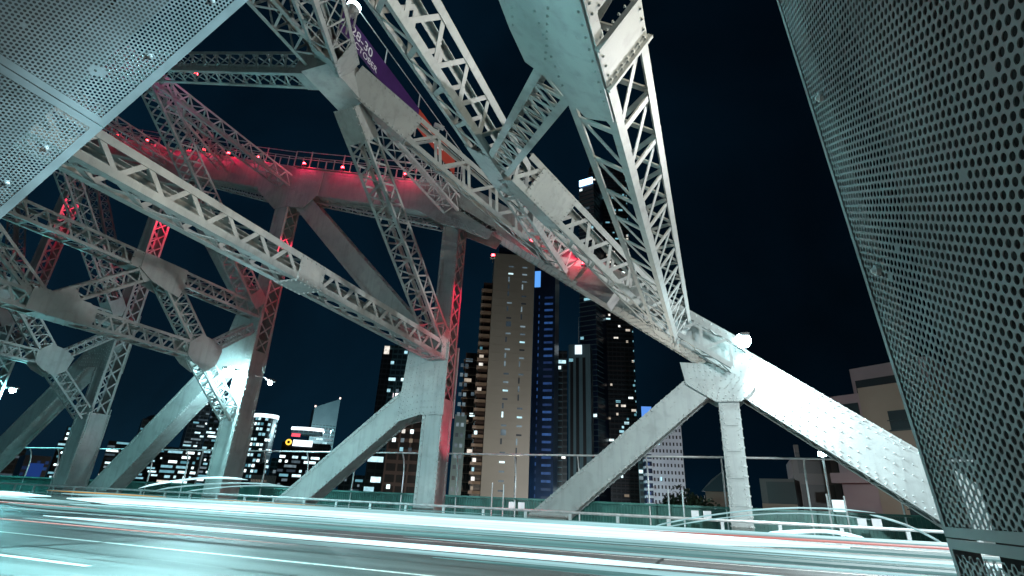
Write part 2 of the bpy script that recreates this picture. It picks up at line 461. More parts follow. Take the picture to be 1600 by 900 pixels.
# long diagonals of the truss
member('truss_diagonal', A(-21.6, 20, 16.2), A(-11.3, 20, 5.8), FRONT, 1.05, 0.8, dict(top='S', bottom='S', left='Z', right='Z'), n=16)
member('truss_diagonal', A(-32.6, 20, 19.8), A(-22.4, 20, 8.6), FRONT, 1.0, 0.8, dict(top='S', bottom='S', left='Z', right='Z'), n=16)
member('truss_diagonal', A(-43.6, 20, 23.6), A(-33.2, 20, 9.0), FRONT, 0.9, 0.8, dict(top='Z', bottom='Z', left='Z', right='Z'), n=18)
member('truss_diagonal', A(-54.6, 20, 27), A(-44.2, 20, 9.0), FRONT, 0.9, 0.8, dict(top='Z', bottom='Z', left='Z', right='Z'), n=18)
for k in (1, 2, 3):      # light laced ties below the chord
    P, Q = NODE[k] + A(-0.9, 0.2, -0.95), NODE[k + 1] + A(0.9, 0.2, -1.1)
    member('chord_tie', P, Q, EZ, 0.5, 0.42, dict(right='Z', left='Z', bottom='Z'), n=12, a=0.08, bar=0.05)

# gusset plates of the far truss
gusset([(-0.9, 4.95), (-0.75, 4.15), (0.2, 3.5), (1.0, 3.5), (1.3, 3.75), (1.5, 4.0), (0.5, 4.8)], pitch=0.17)
gusset([(-12.6, 2.9), (-12.35, 6.2), (-11.4, 6.5), (-10.37, 6.3), (-10.37, 3.2), (-11.5, 3.2)], pitch=0.16)
gusset([(-11.4, 12.3), (-10.4, 11.9), (-8.9, 11.1), (-8.3, 11.9), (-10.8, 13.9), (-13.0, 14.2), (-13.0, 13.4)], pitch=0.16)
gusset([(-22.5, 15.0), (-21.5, 15.0), (-20.4, 14.7), (-19.5, 15.4), (-19.4, 16.9), (-22.0, 17.6), (-24.2, 17.4), (-24.2, 16.6)], pitch=0.4)
gusset([(-23.9, 6.0), (-23.2, 9.2), (-21.6, 9.2), (-21.5, 5.6), (-22.5, 5.4)])
gusset([(-34.9, 6.3), (-33.6, 9.6), (-32.4, 9.6), (-32.4, 6.0), (-33.3, 6.2)])
gusset([(-33.4, 2.2), (-32.3, 2.2), (-32.3, 3.9), (-33.5, 3.9)])
gusset([(-33.7, 18.4), (-31.6, 17.9), (-30.6, 18.8), (-31.0, 20.6), (-33, 21.3), (-35.0, 21.6), (-35.0, 20.6)], rv=False)

# ---- overhead struts, in the sloping plane of the top chords
SL = nrm(np.cross(nrm(NODE[1] - NODE[0]), EY)); SL = SL * np.sign(SL[2])
S2 = nrm(np.cross(nrm(NODE[2] - NODE[1]), EY)); S2 = S2 * np.sign(S2[2])
def slz(x): return CZ[0] + (CZ[1] - CZ[0]) * (x - CX[0]) / (CX[1] - CX[0])
allZ = dict(top='Z', bottom='Z', left='Z', right='Z')
# portal strut nearest the camera (big, riveted gussets at its middle)
member('portal_strut', A(-1.05, 1.3, 6.2), A(-1.05, 19.4, 6.2), SL, 0.98, 0.98, dict(right='M', bottom='N', left='', top='M'), n=16, a=0.16, bar=0.095,
       plates=[(0.06, 0.185, ('right',)), (0.208, 0.252, ('right',)), (0.0, 0.25, ('bottom',)), (0.9375, 1.0, ('bottom',))], rivets=0.16, riv_r=0.022)
g = MB()     # wide gusset under the portal strut, where the diagonal comes in
e1 = nrm(np.cross(EY, SL)); o0 = A(-1.05, 0, 6.2) - SL * 0.515
gp = [(-0.3, 2.0), (0.47, 1.8), (0.47, 6.55), (-0.1, 6.75), (-0.47, 6.35), (-0.62, 6.1), (-1.08, 5.85), (-1.1, 5.2), (-1.0, 3.8), (-0.8, 2.3)]
g.prism([(a, b) for a, b in gp], o0, e1, EY, -SL, 0.02)
for row in (0.40, -0.40):
    for k in range(21): g.rivet(o0 - SL * 0.02 + e1 * row + EY * (2.1 + k * 0.2), -SL, 0.024)
for k in range(14):
    t_ = k / 13
    g.rivet(o0 - SL * 0.02 + e1 * (-0.98 + t_ * 0.9) + EY * (5.1 - t_ * 2.2), -SL, 0.024)
    g.rivet(o0 - SL * 0.02 + e1 * (-0.55 + t_ * 0.8) + EY * (5.6 - t_ * 1.9), -SL, 0.024)
    g.rivet(o0 - SL * 0.02 + e1 * (-0.95 + t_ * 0.5) + EY * (3.9 - t_ * 1.4), -SL, 0.024)
bpart(g, 'gusset_plate', M['steel'], None, 'large riveted gusset plate under the portal strut')
_s = np.cross(EY, SL); _c = A(-1.05, 0, 6.2) + _s * 0.53
for yy in (5.09, 5.84):
    b = MB(); b.box(_c + EY * yy, SL * 0.53, _s * 0.04, EY * 0.025)
    for k in range(7): b.rivet(_c + EY * (yy - 0.10) + SL * (k / 6 - 0.5) * 0.8 - _s * 0.02, _s, 0.022)
    bpart(b, 'stiffener', M['steel'])
# mid-panel strut and its two K diagonals
member('cross_strut', A(-5.0, 1.3, slz(-5)), A(-5.0, 19.4, slz(-5)), SL, 0.98, 0.98, dict(right='Z', bottom='Z', left='Z', top=''), n=15, a=0.18, bar=0.12,
       plates=[(0.51, 0.63, ('bottom',)), (0.95, 1.0, ('bottom',))], rivets=0.2, riv_r=0.022)
member('lateral_brace', A(-4.6, 11.6, slz(-4.6)), A(-0.95, 19.3, slz(-0.95)), SL, 0.98, 0.98, dict(right='Z', left='Z', bottom='Z', top=''), n=8, a=0.18, bar=0.12,
       plates=[(0.0, 0.25, ('bottom',)), (0.06, 0.23, ('right',)), (0.9, 1.0, ('bottom', 'right'))], rivets=0.16, riv_r=0.022)
member('lateral_brace', A(-1.6, 6.25, slz(-1.6)), A(-4.65, 11.1, slz(-4.65)), SL, 0.8, 0.9, dict(bottom='Z', top='Z', left='S', right='S'), n=11, a=0.16, bar=0.08)
member('lateral_brace', A(-0.75, 19.15, slz(-0.75) + 0.25), A(1.05, 19.15, slz(1.05) + 0.25), SL, 0.9, 0.95, allZ, n=2, a=0.16, bar=0.10)
# frame at the first tall column
member('top_strut', A(-10.9, 1.3, 13.25), A(-10.9, 19.4, 13.25), EZ, 0.85, 0.85, dict(allZ), n=21, a=0.12, bar=0.07, plates=[(0.49, 0.6, ('right', 'bottom', 'left'))], rivets=0.25)
member('lateral_brace', A(-10.7, 11.2, slz(-10.7)), A(-4.75, 19.3, slz(-4.75)), SL, 1.0, 1.0, dict(right='Z', left='Z', bottom='Z', top=''), n=8, a=0.16, bar=0.11,
       plates=[(0.0, 0.24, ('bottom', 'right', 'left')), (0.9, 1.0, ('bottom', 'right'))], rivets=0.2)
member('lateral_brace', A(-10.7, 10.4, slz(-10.7)), A(-4.75, 1.5, slz(-4.75)), SL, 0.95, 0.95, allZ, n=9, a=0.13, bar=0.075,
       plates=[(0.0, 0.15, ('bottom', 'right', 'left'))], rivets=0.25)
member('centre_strut', A(-11.3, 10.6, 13.5), A(-21.7, 10.6, 16.9), EZ, 0.8, 0.95, allZ, n=14, a=0.13, bar=0.075, plates=[(0.0, 0.1, ('right', 'bottom', 'left'))])
member('sway_diagonal', A(-10.9, 11.5, 12.6), A(-10.9, 19.5, 6.3), EX, 0.85, 0.85, allZ, n=13, a=0.12, bar=0.07, plates=[(0.0, 0.12, ('top', 'left', 'right')), (0.95, 1.0, ('top', 'left', 'right'))], rivets=0.25)
member('sway_strut', A(-10.9, 1.3, 5.9), A(-10.9, 19.5, 5.9), EZ, 0.8, 0.78, dict(right='Z', left='Z', bottom='X', top='Z'), n=18, a=0.19, bar=0.11,
       plates=[(0.5, 0.5556, ('right',)), (0.5, 0.5556, ('bottom',)), (0.975, 1.0, ('right', 'bottom'))], rivets=0.2)
gs = MB()     # solid gusset box in the middle of the first top strut
gs.box(A(-10.9, 10.9, 13.15), A(0.55, 0, 0), A(0, 1.25, 0), A(0, 0, 0.52))
bpart(gs, 'gusset_box', M['steel'], None)

# frames at the other columns: upper strut, lower strut, K bracing
def sway_frame(x, ztop, zu, zl, n=1.0):
    rv = 0.3 if x > -25 else 0
    member('top_strut', A(x, 1.3, ztop), A(x, 19.4, ztop), EZ, 0.8, 0.8, dict(allZ), n=20, a=0.11, bar=0.07)
    member('sway_diagonal', A(x, 11.2, ztop - 0.2), A(x, 19.4, zu + 0.3), EX, 0.85, 0.85, allZ, n=15, a=0.11, bar=0.07, plates=[(0.93, 1.0, ('top', 'left', 'right'))])
    member('sway_strut', A(x, 1.3, zu), A(x, 19.5, zu), EZ, 0.75, 0.72, dict(allZ, bottom='N'), n=26, a=0.12, bar=0.07,
           plates=[(0.62, 0.735, ('right', 'bottom', 'left'))], rivets=rv)
    member('sway_strut', A(x, 3.5, zl), A(x, 16.9, zl), EZ, 0.75, 0.72, dict(allZ, bottom='N'), n=20, a=0.12, bar=0.07,
           plates=[(0.5, 0.6, ('right', 'bottom', 'left')), (0.95, 1.0, ('right',))], rivets=rv)
    member('sway_diagonal', A(x, 10.6, zl + 0.2), A(x, 13.8, zu - 0.1), EX, 0.6, 0.7, allZ, n=6, a=0.1, bar=0.06, plates=[(0.0, 0.2, ('top',)), (0.8, 1.0, ('top',))])
    member('sway_diagonal', A(x, 14.2, zu - 0.1), A(x, 16.8, zl + 0.2), EX, 0.78, 0.75, allZ, n=7, a=0.11, bar=0.06, plates=[(0.0, 0.22, ('top', 'left'))])
    member('sway_diagonal', A(x, 10.2, zl + 0.2), A(x, 7.0, zu - 0.1), EX, 0.6, 0.7, allZ, n=6, a=0.1, bar=0.06)
    member('sway_diagonal', A(x, 17.1, zl + 0.1), A(x, 19.4, zu - 0.9), EX, 0.5, 0.6, allZ, n=6, a=0.1, bar=0.05)
    member('knee_brace', A(x, 16.9, zl - 0.1), A(x, 19.5, zl - 2.5), EX, 0.72, 0.7, allZ, n=7, a=0.1, bar=0.06)
    member('knee_brace', A(x, 3.6, zl - 0.1), A(x, 1.2, zl - 2.5), EX, 0.72, 0.7, allZ, n=7, a=0.1, bar=0.06)
    member('sway_diagonal', A(x, 9.8, ztop - 0.2), A(x, 1.4, zu + 0.3), EX, 0.85, 0.85, allZ, n=15, a=0.11, bar=0.07)
    for yc, zc, pl in ((16.9, zl, [(-0.85, 0.25), (-0.35, 0.75), (0.35, 0.65), (0.9, 0.3), (0.75, -0.45), (0.25, -0.85), (-0.4, -0.6), (-0.8, -0.3)]),
                       (10.9, zl, [(-1.05, -0.36), (-1.05, 0.37), (-0.75, 0.5), (0.8, 0.5), (1.1, 0.37), (1.1, -0.36)]),
                       (14.0, zu, [(-1.0, 0.37), (1.0, 0.37), (1.05, -0.4), (0.95, -0.95), (0.3, -0.85), (-0.4, -0.7), (-1.0, -0.36)])):
        for xo in (0.415, -0.435):
            b = MB(); b.prism(pl, A(x + xo, yc, zc), EY, EZ, EX, 0.02)
            bpart(b, 'gusset_plate', M['steel'])
sway_frame(-22.0, 16.7, 8.65, 5.75)
sway_frame(-32.9, 20.5, 9.0, 5.95)
sway_frame(-43.9, 24.4, 9.2, 6.1)
for a_, b_ in ((2, 3), (3, 4)):
    member('lateral_brace', A(CX[a_], 10.6, CZ[a_]), A((CX[a_] + CX[b_]) / 2 + 0.2, 19.4, (CZ[a_] + CZ[b_]) / 2), S2, 0.8, 0.8, allZ, n=12, a=0.11, bar=0.07)
    member('centre_strut', A(CX[a_] - 0.4, 10.6, CZ[a_]), A(CX[b_] + 0.4, 10.6, CZ[b_]), EZ, 0.8, 0.8, allZ, n=14, a=0.12, bar=0.07)
# the near truss, mostly behind the perforated screens
for p_, q_, nm, w_ in ((near(NODE[0]), near(FOOT), 'end_chord', 1.4), (near(NODE[0]), near(NODE[1]), 'top_chord', 1.4), (near(NODE[1]), near(NODE[2]), 'top_chord', 1.6),
                       (near(NODE[2]), near(NODE[3]), 'top_chord', 1.6), (near(NODE[3]), near(NODE[4]), 'top_chord', 1.6)):
    member(nm, p_, q_, FRONT, w_, 0.8, dict(top='S', bottom='S', left='S', right='Z'), n=12)
for k in (1, 2, 3, 4):
    column(CX[k], -1.2, CZ[k] - 0.3, 0.9, 0.8, 'S', 'X', 18, rv=0, y=Y0)
    member('raking_brace', A(CX[k], Y0, 5.0 if k == 1 else 7.9), A(CX[k] - 7.8, Y0, -1.2), FRONT, 1.0, 0.8, dict(top='S', bottom='S', left='S', right='S'))
# footplates seen under the chord and a box hanging at the mid-panel strut
b = MB()
b.box(A(-3.6, 19.0, 8.0), nrm(NODE[1] - NODE[0]) * 0.75, EY * 0.45, SL * 0.55)
bpart(b, 'junction_box', M['steel_dark'])
# walkway railing along the far top chord: posts and two wires
w = MB()
for k in (1, 2, 3):
    P, Q = NODE[k] + A(0, -0.3, 0.95), NODE[k + 1] + A(0, -0.3, 1.0)
    m = 9
    for i in range(m):
        c = P + (Q - P) * i / m
        w.bar(c, c + A(0, 0, 1.15 if i % 2 == 0 else 0.55), EX, 0.05, 0.05)
        w.bar(c + A(0, 0.6, 0), c + A(0, 0.6, 1.1), EX, 0.04, 0.04)
    for hh in (1.1, 0.6): w.bar(P + A(0, 0, hh), Q + A(0, 0, hh), EZ, 0.03, 0.03)
    w.bar(P + A(0, 0.6, 1.1), Q + A(0, 0.6, 1.1), EZ, 0.03, 0.03)
    w.bar(P + A(0, 0.3, 0.02), Q + A(0, 0.3, 0.02), EZ, 0.03, 0.75)
bpart(w, 'walkway_railing', M['galv'])

# ------------------------------------------------------------------ perforated screens on the near truss
def perforated(name, origin, t, length, depth, pitch, r, nrm_out, parent, mat, margin=0.035):
    """a sheet of staggered round holes: t = long axis, -Y = depth axis"""
    base = np.array(parent.location)
    cell, walls = [], []
    hexR = pitch / math.sqrt(3)
    ang_o = np.radians(np.arange(6) * 60 + 0)       # flat sides across t
    ang_i = np.radians(np.arange(12) * 30)
    # neighbours lie along t: hexagon corners point along depth
    ou = np.stack([hexR * np.sin(ang_o), hexR * np.cos(ang_o)], 1)
    iu = np.stack([r * np.sin(ang_i), r * np.cos(ang_i)], 1)
    blk = [(origin + t * length * random.uniform(0.1, 0.9) - EY * depth * random.uniform(0.1, 0.9), random.uniform(0.012, 0.03)) for _ in range(4)] if nrm_out[2] < -0.3 else []
    rows = int((depth - 2 * margin) / (pitch * math.sqrt(3) / 2)); cols = int((length - 2 * margin) / pitch)
    V, Fc = [], []
    off = 0
    tt, yy, nn = t, -EY, nrm_out
    for i in range(rows + 1):
        cy = margin + i * pitch * math.sqrt(3) / 2
        for j in range(cols + 1 - (i % 2)):
            ct = margin + (j + 0.5 * (i % 2)) * pitch
            c = origin + tt * ct + yy * cy
            vo = c + ou[:, :1] * tt + ou[:, 1:] * yy
            if random.random() < 0.0015 or (blk and any(np.linalg.norm(c - q) < rr_ and random.random() < 0.6 for q, rr_ in blk)):
                V.append(vo := c + ou[:, :1] * tt + ou[:, 1:] * yy); Fc.append(tuple(range(off, off + 6))[::-1]); off += 6; continue
            vi = c + iu[:, :1] * tt + iu[:, 1:] * yy
            vb = vi - nn * 0.0012
            V.append(vo); V.append(vi); V.append(vb)
            for k in range(6):
                a0, a1 = off + k, off + (k + 1) % 6
                b0, b1, b2 = off + 6 + 2 * k, off + 6 + (2 * k + 1) % 12, off + 6 + (2 * k + 2) % 12
                Fc.append((a0, a1, b2, b1, b0))
            for k in range(12):
                a0, a1 = off + 6 + k, off + 6 + (k + 1) % 12
                Fc.append((a0, a1, a1 + 12, a0 + 12))
            off += 30
    b = MB()
    b.v = [tuple(q) for q in (np.concatenate(V) - base)]; b.f = Fc; b.n = off
    o = b.build(name, mat, parent)
    bd = MB()
    mw = margin * 0.92
    def strip(c, half_t, half_y): bd.box(c - base + nn * 0.0015, tt * half_t, yy * half_y, nn * 0.001)
    strip(origin + tt * mw / 2 + yy * depth / 2, mw / 2, depth / 2)
    strip(origin + tt * (length - mw / 2) + yy * depth / 2, mw / 2, depth / 2)
    strip(origin + tt * length / 2 + yy * mw / 2, length / 2 - mw, mw / 2)
    strip(origin + tt * length / 2 + yy * (depth - mw / 2), length / 2 - mw, mw / 2)
    # folded edge at the far side
    bd.box(origin + tt * length / 2 - base - nn * 0.02 - yy * 0.003, tt * length / 2, yy * 0.003, nn * 0.02)
    bd.build('border', mat, o)
    for k in range(1, 4):
        for d_ in (0.09, depth - 0.09):
            c = origin + tt * length * (k / 4 + 0.02) + yy * d_ - base
            bo = MB(); bo.tube([c, c + nn * 0.008, c + nn * 0.0081, c + nn * 0.014], [0.011, 0.011, 0.008, 0.004], 8)
            bo.build('bolt', M['galv'], o)
    return o

YE = 1.2
pa = A(-1.891, YE, 2.156); pb = A(-3.150, YE, 1.170)
tl = nrm(pa - pb); nl = A(tl[2], 0, -tl[0])             # faces down and towards the road end
seam = A(-2.62, YE, 1.585)
scrL = empty('perforated_screen', tuple(seam))
tag(scrL, 'sloping perforated metal screen over the near brace, upper left corner', 'screen')
perforated('panel', seam + tl * 0.003, tl, 1.55, 0.98, 0.0172, 0.0058, nl, scrL, M['screen'])
perforated('panel', seam - tl * 1.003, tl, 1.0, 0.98, 0.0172, 0.0058, nl, scrL, M['screen'])
ta = A(0.278, YE, 1.309); tb = A(0.363, YE, -0.025)
tr = nrm(ta - tb); nr_ = A(-tr[2], 0, tr[0])
scrR = empty('perforated_screen', tuple(tb))
tag(scrR, 'tall perforated metal screen round the near column, at the right edge', 'screen')
perforated('panel', tb + tr * 0.001, tr, 1.75, 1.0, 0.0163, 0.0058, nr_, scrR, M['screen'], 0.017)
perforated('panel', tb - tr * 0.7015, tr, 0.7, 1.0, 0.0163, 0.0058, nr_, scrR, M['screen'], 0.017)
member('raking_brace', A(-0.2, 0.72, 4.15), A(-6.9, 0.72, -1.35), FRONT, 0.7, 0.66, dict(top='S', bottom='S', left='S', right='S')).data.materials[0] = M['black']  # brace coloured black to give the shade behind the left screen's holes
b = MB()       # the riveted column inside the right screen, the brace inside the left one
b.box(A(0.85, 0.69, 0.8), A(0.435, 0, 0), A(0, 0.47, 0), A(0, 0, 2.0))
bpart(b, 'column', M['shade_black'])

# ------------------------------------------------------------------ guard rail and the far balustrade
gr = empty('guard_rail', (0, 19.0, DECK))
tag(gr, 'low pale metal guard rail running along the far side of the road', 'guard rail')
b = MB(); b.tube([(-120, 0, 0.94), (40, 0, 0.94)], 0.045, 10)
b.build('top_rail', M['galv'], gr)
b = MB(); b.bar((-120, 0, 0.46), (40, 0, 0.46), (0, 0, 1), 0.05, 0.05)
b.build('lower_rail', M['galv'], gr)
pm = MB(); pm.abox(-0.05, 0.05, -0.03, 0.03, 0.42, 0.90); pm.abox(-0.09, 0.09, -0.08, 0.08, 0.44, 0.46)
po = pm.build('post', M['galv'], gr); po.location = (-0.0, 0, 0)
for k in range(-28, 6):
    if k == 0: continue
    c = po.copy(); COL.objects.link(c); c.parent = gr; c.location = (k * 1.62, 0, 0)

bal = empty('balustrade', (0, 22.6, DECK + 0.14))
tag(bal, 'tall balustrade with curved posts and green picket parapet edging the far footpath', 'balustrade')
b = MB()
b.tube([(-120, -0.28, 2.96), (40, -0.28, 2.96)], 0.04, 10)
b.build('hand_rail', M['galv'], bal)
cpts = [(0, 0.0, 0.0), (0, 0, 1.9), (0, -0.015, 2.15), (0, -0.06, 2.42), (0, -0.14, 2.68), (0, -0.28, 2.92)]
cpost = MB(); cpost.tube(cpts, 0.032, 8)
p0 = cpost.build('curved_post', M['galv'], bal); p0.location = (0.2, 0, 0)
for k in range(-26, 8):
    if k == 0: continue
    c = p0.copy(); COL.objects.link(c); c.parent = bal; c.location = (0.2 + k * 2.8, 0, 0)
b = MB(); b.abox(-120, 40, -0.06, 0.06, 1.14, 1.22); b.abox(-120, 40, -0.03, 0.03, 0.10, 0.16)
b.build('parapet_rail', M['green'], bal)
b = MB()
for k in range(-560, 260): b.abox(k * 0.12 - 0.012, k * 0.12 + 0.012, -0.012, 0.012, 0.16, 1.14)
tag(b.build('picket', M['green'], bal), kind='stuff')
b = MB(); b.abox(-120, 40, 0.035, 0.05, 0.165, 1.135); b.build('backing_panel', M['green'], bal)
# ------------------------------------------------------------------ lamps
def point(parent, loc, col, power, radius=0.12, kind='POINT', **k):
    d = bpy.data.lights.new('lamp_light', kind); d.color = col; d.energy = power
    d.shadow_soft_size = radius
    for a_, v_ in k.items(): setattr(d, a_, v_)
    o = bpy.data.objects.new('lamp_light', d); COL.objects.link(o); o.parent = parent; o.location = loc
    return o
CYAN = (0.70, 0.94, 1.0)
TEAL = (0.42, 0.97, 1.0)
WARM = (1.0, 0.86, 0.68)
def street_lamp(loc, arm, label, power, col=CYAN, pole=None, glow='lampglow', r=0.09, spot=None, aim=None):
    """a luminaire on a bracket arm: loc = the light source; arm = vector from source to its fixing"""
    loc = A(*loc); arm = A(*arm)
    base = loc + arm
    if pole is not None: base = A(base[0], base[1], pole)
    t = empty('street_lamp', tuple(base))
    tag(t, label, 'street lamp', 'street lamps along the bridge')
    b = MB()
    if pole is not None: b.tube([(0, 0, 0), tuple(loc + arm - base)], [0.11, 0.06], 10)
    b.tube([tuple(loc + arm - base), tuple(loc + arm * 0.5 + A(0, 0, 0.12) - base), tuple(loc + A(0, 0, 0.14) - base)], 0.035, 8)
    b.build('arm', M['galv'], t)
    h = MB(); ad = nrm(A(arm[0], arm[1], 0) + 1e-6); sd = A(-ad[1], ad[0], 0)
    c = loc - base + A(0, 0, 0.15)
    h.box(c, ad * 0.3, sd * 0.13, A(0, 0, 0.05))
    h.build('housing', M['black'], t)
    g_ = MB(); c = loc - base
    for i in range(5):
        a0, a1 = math.pi * i / 5 - math.pi / 2, math.pi * (i + 1) / 5 - math.pi / 2
        g_.tube([c + A(0, 0, r * math.sin(a0)), c + A(0, 0, r * math.sin(a1))], [max(1e-3, r * math.cos(a0)), max(1e-3, r * math.cos(a1))], 12, False)
    g_.build('lens', M[glow], t, True)
    if spot: point(t, tuple(loc - base + A(0, 0, -r - 0.06)), col, power, 0.25, 'SPOT', spot_size=R(2 * spot), spot_blend=0.85 if pole is None else 0.35).rotation_euler = Vector(aim or (0, 0, -1)).to_track_quat('-Z', 'Y').to_euler()
    else: point(t, tuple(loc - base + A(0, 0, -r - 0.06)), col, power, 0.10)
    return t
BLUISH = (0.66, 0.90, 1.0)
street_lamp((1.25, 18.75, 5.42), (-0.3, 1.0, 0.1), 'dazzling white street lamp fixed above the sloping end chord', 7500, r=0.26, spot=60, aim=(0.80, 0.0, -0.75))
street_lamp((-21.6, 18.45, 5.2), (0.1, 1.0, 0.2), 'dazzling white street lamp in front of the third column', 2100, (0.5, 0.93, 1.0), r=0.26)
street_lamp((-21.7, 21.2, 5.25), (0.2, -1.2, 0.1), 'small white street lamp on a bracket behind the third column', 300, r=0.12)
street_lamp((-43.3, 20.9, 5.42), (-1.2, -0.5, 0.1), 'white street lamp on a bracket arm at the far left', 4200, (0.25, 0.92, 1.0), r=0.18)
street_lamp((-24.5, 2.6, 5.2), (0, -1.6, 0.2), 'white street lamp on the near truss beyond the left edge', 11000, TEAL, spot=62, aim=(0.25, 0.6, -0.75))
street_lamp((-5.0, 1.25, 3.0), (0, -0.5, 0.1), 'added teal fill lamp on the near truss left of the camera', 1050, (0.32, 0.92, 0.98), r=0.03, spot=82, aim=(0.9, 0.5, 0.2))  # unseen teal fill, added for the portal strut's underside and the right screen
street_lamp((-10.2, 1.3, 4.6), (0, -0.5, 0.1), 'added teal fill lamp over the near lane beyond the left edge', 15000, TEAL, spot=46, aim=(0.15, 0.45, -0.88))  # unseen lamp, added to brighten the road
street_lamp((-31.0, 2.2, 5.0), (0, -1.2, 0.2), 'added teal fill lamp on the near truss far beyond the left edge', 900, (0.25, 0.92, 1.0))  # teal fill added out of view to tint the left frames
street_lamp((5.5, 3.4, 6.0), (0, -2.4, 0.2), 'added white spot lamp on the near truss right of the camera', 12500, (0.80, 0.94, 1.0), spot=38, aim=(-2.5, 16, -6.5))  # invented lamp out of view, whitens the end chord and short column
street_lamp((9.5, 2.5, 4.4), (0, -1.5, 0.2), 'added bluish fill lamp on the near truss, far right', 1200, BLUISH)  # unseen fill, added to lift the left screen
street_lamp((9.0, 2.9, 4.6), (0, -1.9, 0.2), 'added narrow spot lamp on the near truss, facing the sloping screen', 30000, (0.5, 0.86, 1.0), spot=13, aim=(-11.5, -1.9, -2.95))  # narrow spot added out of view to light only the sloping screen
street_lamp((3.2, 5.0, 8.2), (0, -3.2, 0.3), 'warm tall street lamp on the approach to the right', 2000, WARM, DECK)
street_lamp((10.0, 19.2, 8.6), (0, 2.0, 0.3), 'tall white street lamp beyond the end of the far truss', 11500, (0.95, 0.96, 0.95), DECK, spot=52, aim=(-1, -0.45, -0.15))
street_lamp((-9.5, 1.2, 5.0), (0, -0.4, 0.1), 'added white spot lamp on the near truss facing the tall riveted column', 9000, (0.72, 0.92, 1.0), spot=24, aim=(-3.5, 18.5, -4.5))  # off-frame spot added to brighten the tall column and its brace
street_lamp((-5.2, 1.5, 4.6), (0, -0.6, 0.2), 'warm floodlight on the near truss lighting the first sway strut', 1300, WARM, spot=21, aim=(-5.6, 7.5, 1.7))

# ------------------------------------------------------------------ red floodlights on the far truss
def red_flood(loc, power, label, spot=True, r=0.09):
    t = empty('red_floodlight', tuple(loc))
    tag(t, label, 'floodlight', 'red floodlights on the far truss')
    b = MB(); b.box(A(0, 0, -0.06), A(0.12, 0, 0), A(0, 0.08, 0), A(0, 0, 0.03)); b.bar((0, 0, -0.3), (0, 0, -0.05), (1, 0, 0), 0.04, 0.04)
    b.build('bracket', M['black'], t)
    g_ = MB()
    for i in range(4):
        a0, a1 = math.pi * i / 4 - math.pi / 2, math.pi * (i + 1) / 4 - math.pi / 2
        g_.tube([A(0, 0, r * math.sin(a0) + 0.05), A(0, 0, r * math.sin(a1) + 0.05)], [max(1e-3, r * math.cos(a0)), max(1e-3, r * math.cos(a1))], 8, False)
    g_.build('lens', M['redled'], t, True)
    if power: point(t, (0, -0.32, 0.0), (1.0, 0.012, 0.09), power, 0.08)
    return t
RL = [(0.12, 1, 'lowest'), (0.34, 1, 'second'), (0.62, 1, 'third')]
def on_chord(k, f, dz=1.05, dy=-0.62): return NODE[k] + (NODE[k + 1] - NODE[k]) * f + A(0, dy, dz)
words = ['nearest the first tall column', 'second along the chord from the first tall column', 'midway between the tall columns', 'just before the third column node',
         'just past the third column node', 'second past the third column node', 'midway along the darker chord', 'before the fourth column node', 'past the fourth column node', 'farthest up the chord']
i_ = 0
for k, f in ((1, 0.26), (1, 0.45), (1, 0.64), (1, 0.9), (2, 0.25), (2, 0.5), (2, 0.72), (2, 0.93), (3, 0.3), (3, 0.65)):
    red_flood(on_chord(k, f), 36, 'red floodlight on the top chord, ' + words[i_]); i_ += 1
for x, z, p, wd in ((-8.9, 10.6, 1000, 'first tall'), (-20.3, 14.4, 1100, 'third'), (-31.2, 17.4, 1000, 'fourth'), (-42.2, 20.8, 1000, 'fifth')):
    t = red_flood(A(x, 20.25, z), 0, 'red floodlight under the chord washing the %s column' % wd)
    point(t, (0, -0.1, -0.35), (1.0, 0.016, 0.07), p, 0.08, 'SPOT', spot_size=R(84), spot_blend=0.6).rotation_euler = Vector((-0.32, -0.05, -1)).to_track_quat('-Z', 'Y').to_euler()
red_flood(A(-8.3, 20.6, -0.75), 0, 'added red floodlight at the foot of the tall riveted column')  # added lamp, carries the red wash down the column's lower side
_rf = [o for o in bpy.data.objects if o.name.startswith('red_floodlight')][-1]
for _o in bpy.data.objects:
    if _o.name.startswith('red_floodlight') and _o['label'].endswith('tall riveted column'): _rf = _o
point(_rf, (0, 0, 0.2), (1.0, 0.07, 0.14), 1000, 0.1, 'SPOT', spot_size=R(50), spot_blend=0.5).rotation_euler = Vector((-2.1, -0.4, 5.0)).to_track_quat('-Z', 'Y').to_euler()
mf = red_flood(A(-21.2, 12.3, 17.9), 0, 'magenta floodlight on the top strut of the third frame')
point(mf, (0.6, -0.5, 0.9), (1.0, 0.10, 0.50), 160, 0.1)
red_flood(A(-6.6, 19.0, 10.4), 25, 'red floodlight on the sloping chord beside the first lateral brace')
red_flood(A(-4.2, 18.6, 8.9), 25, 'red floodlight on the sloping chord above the junction box')

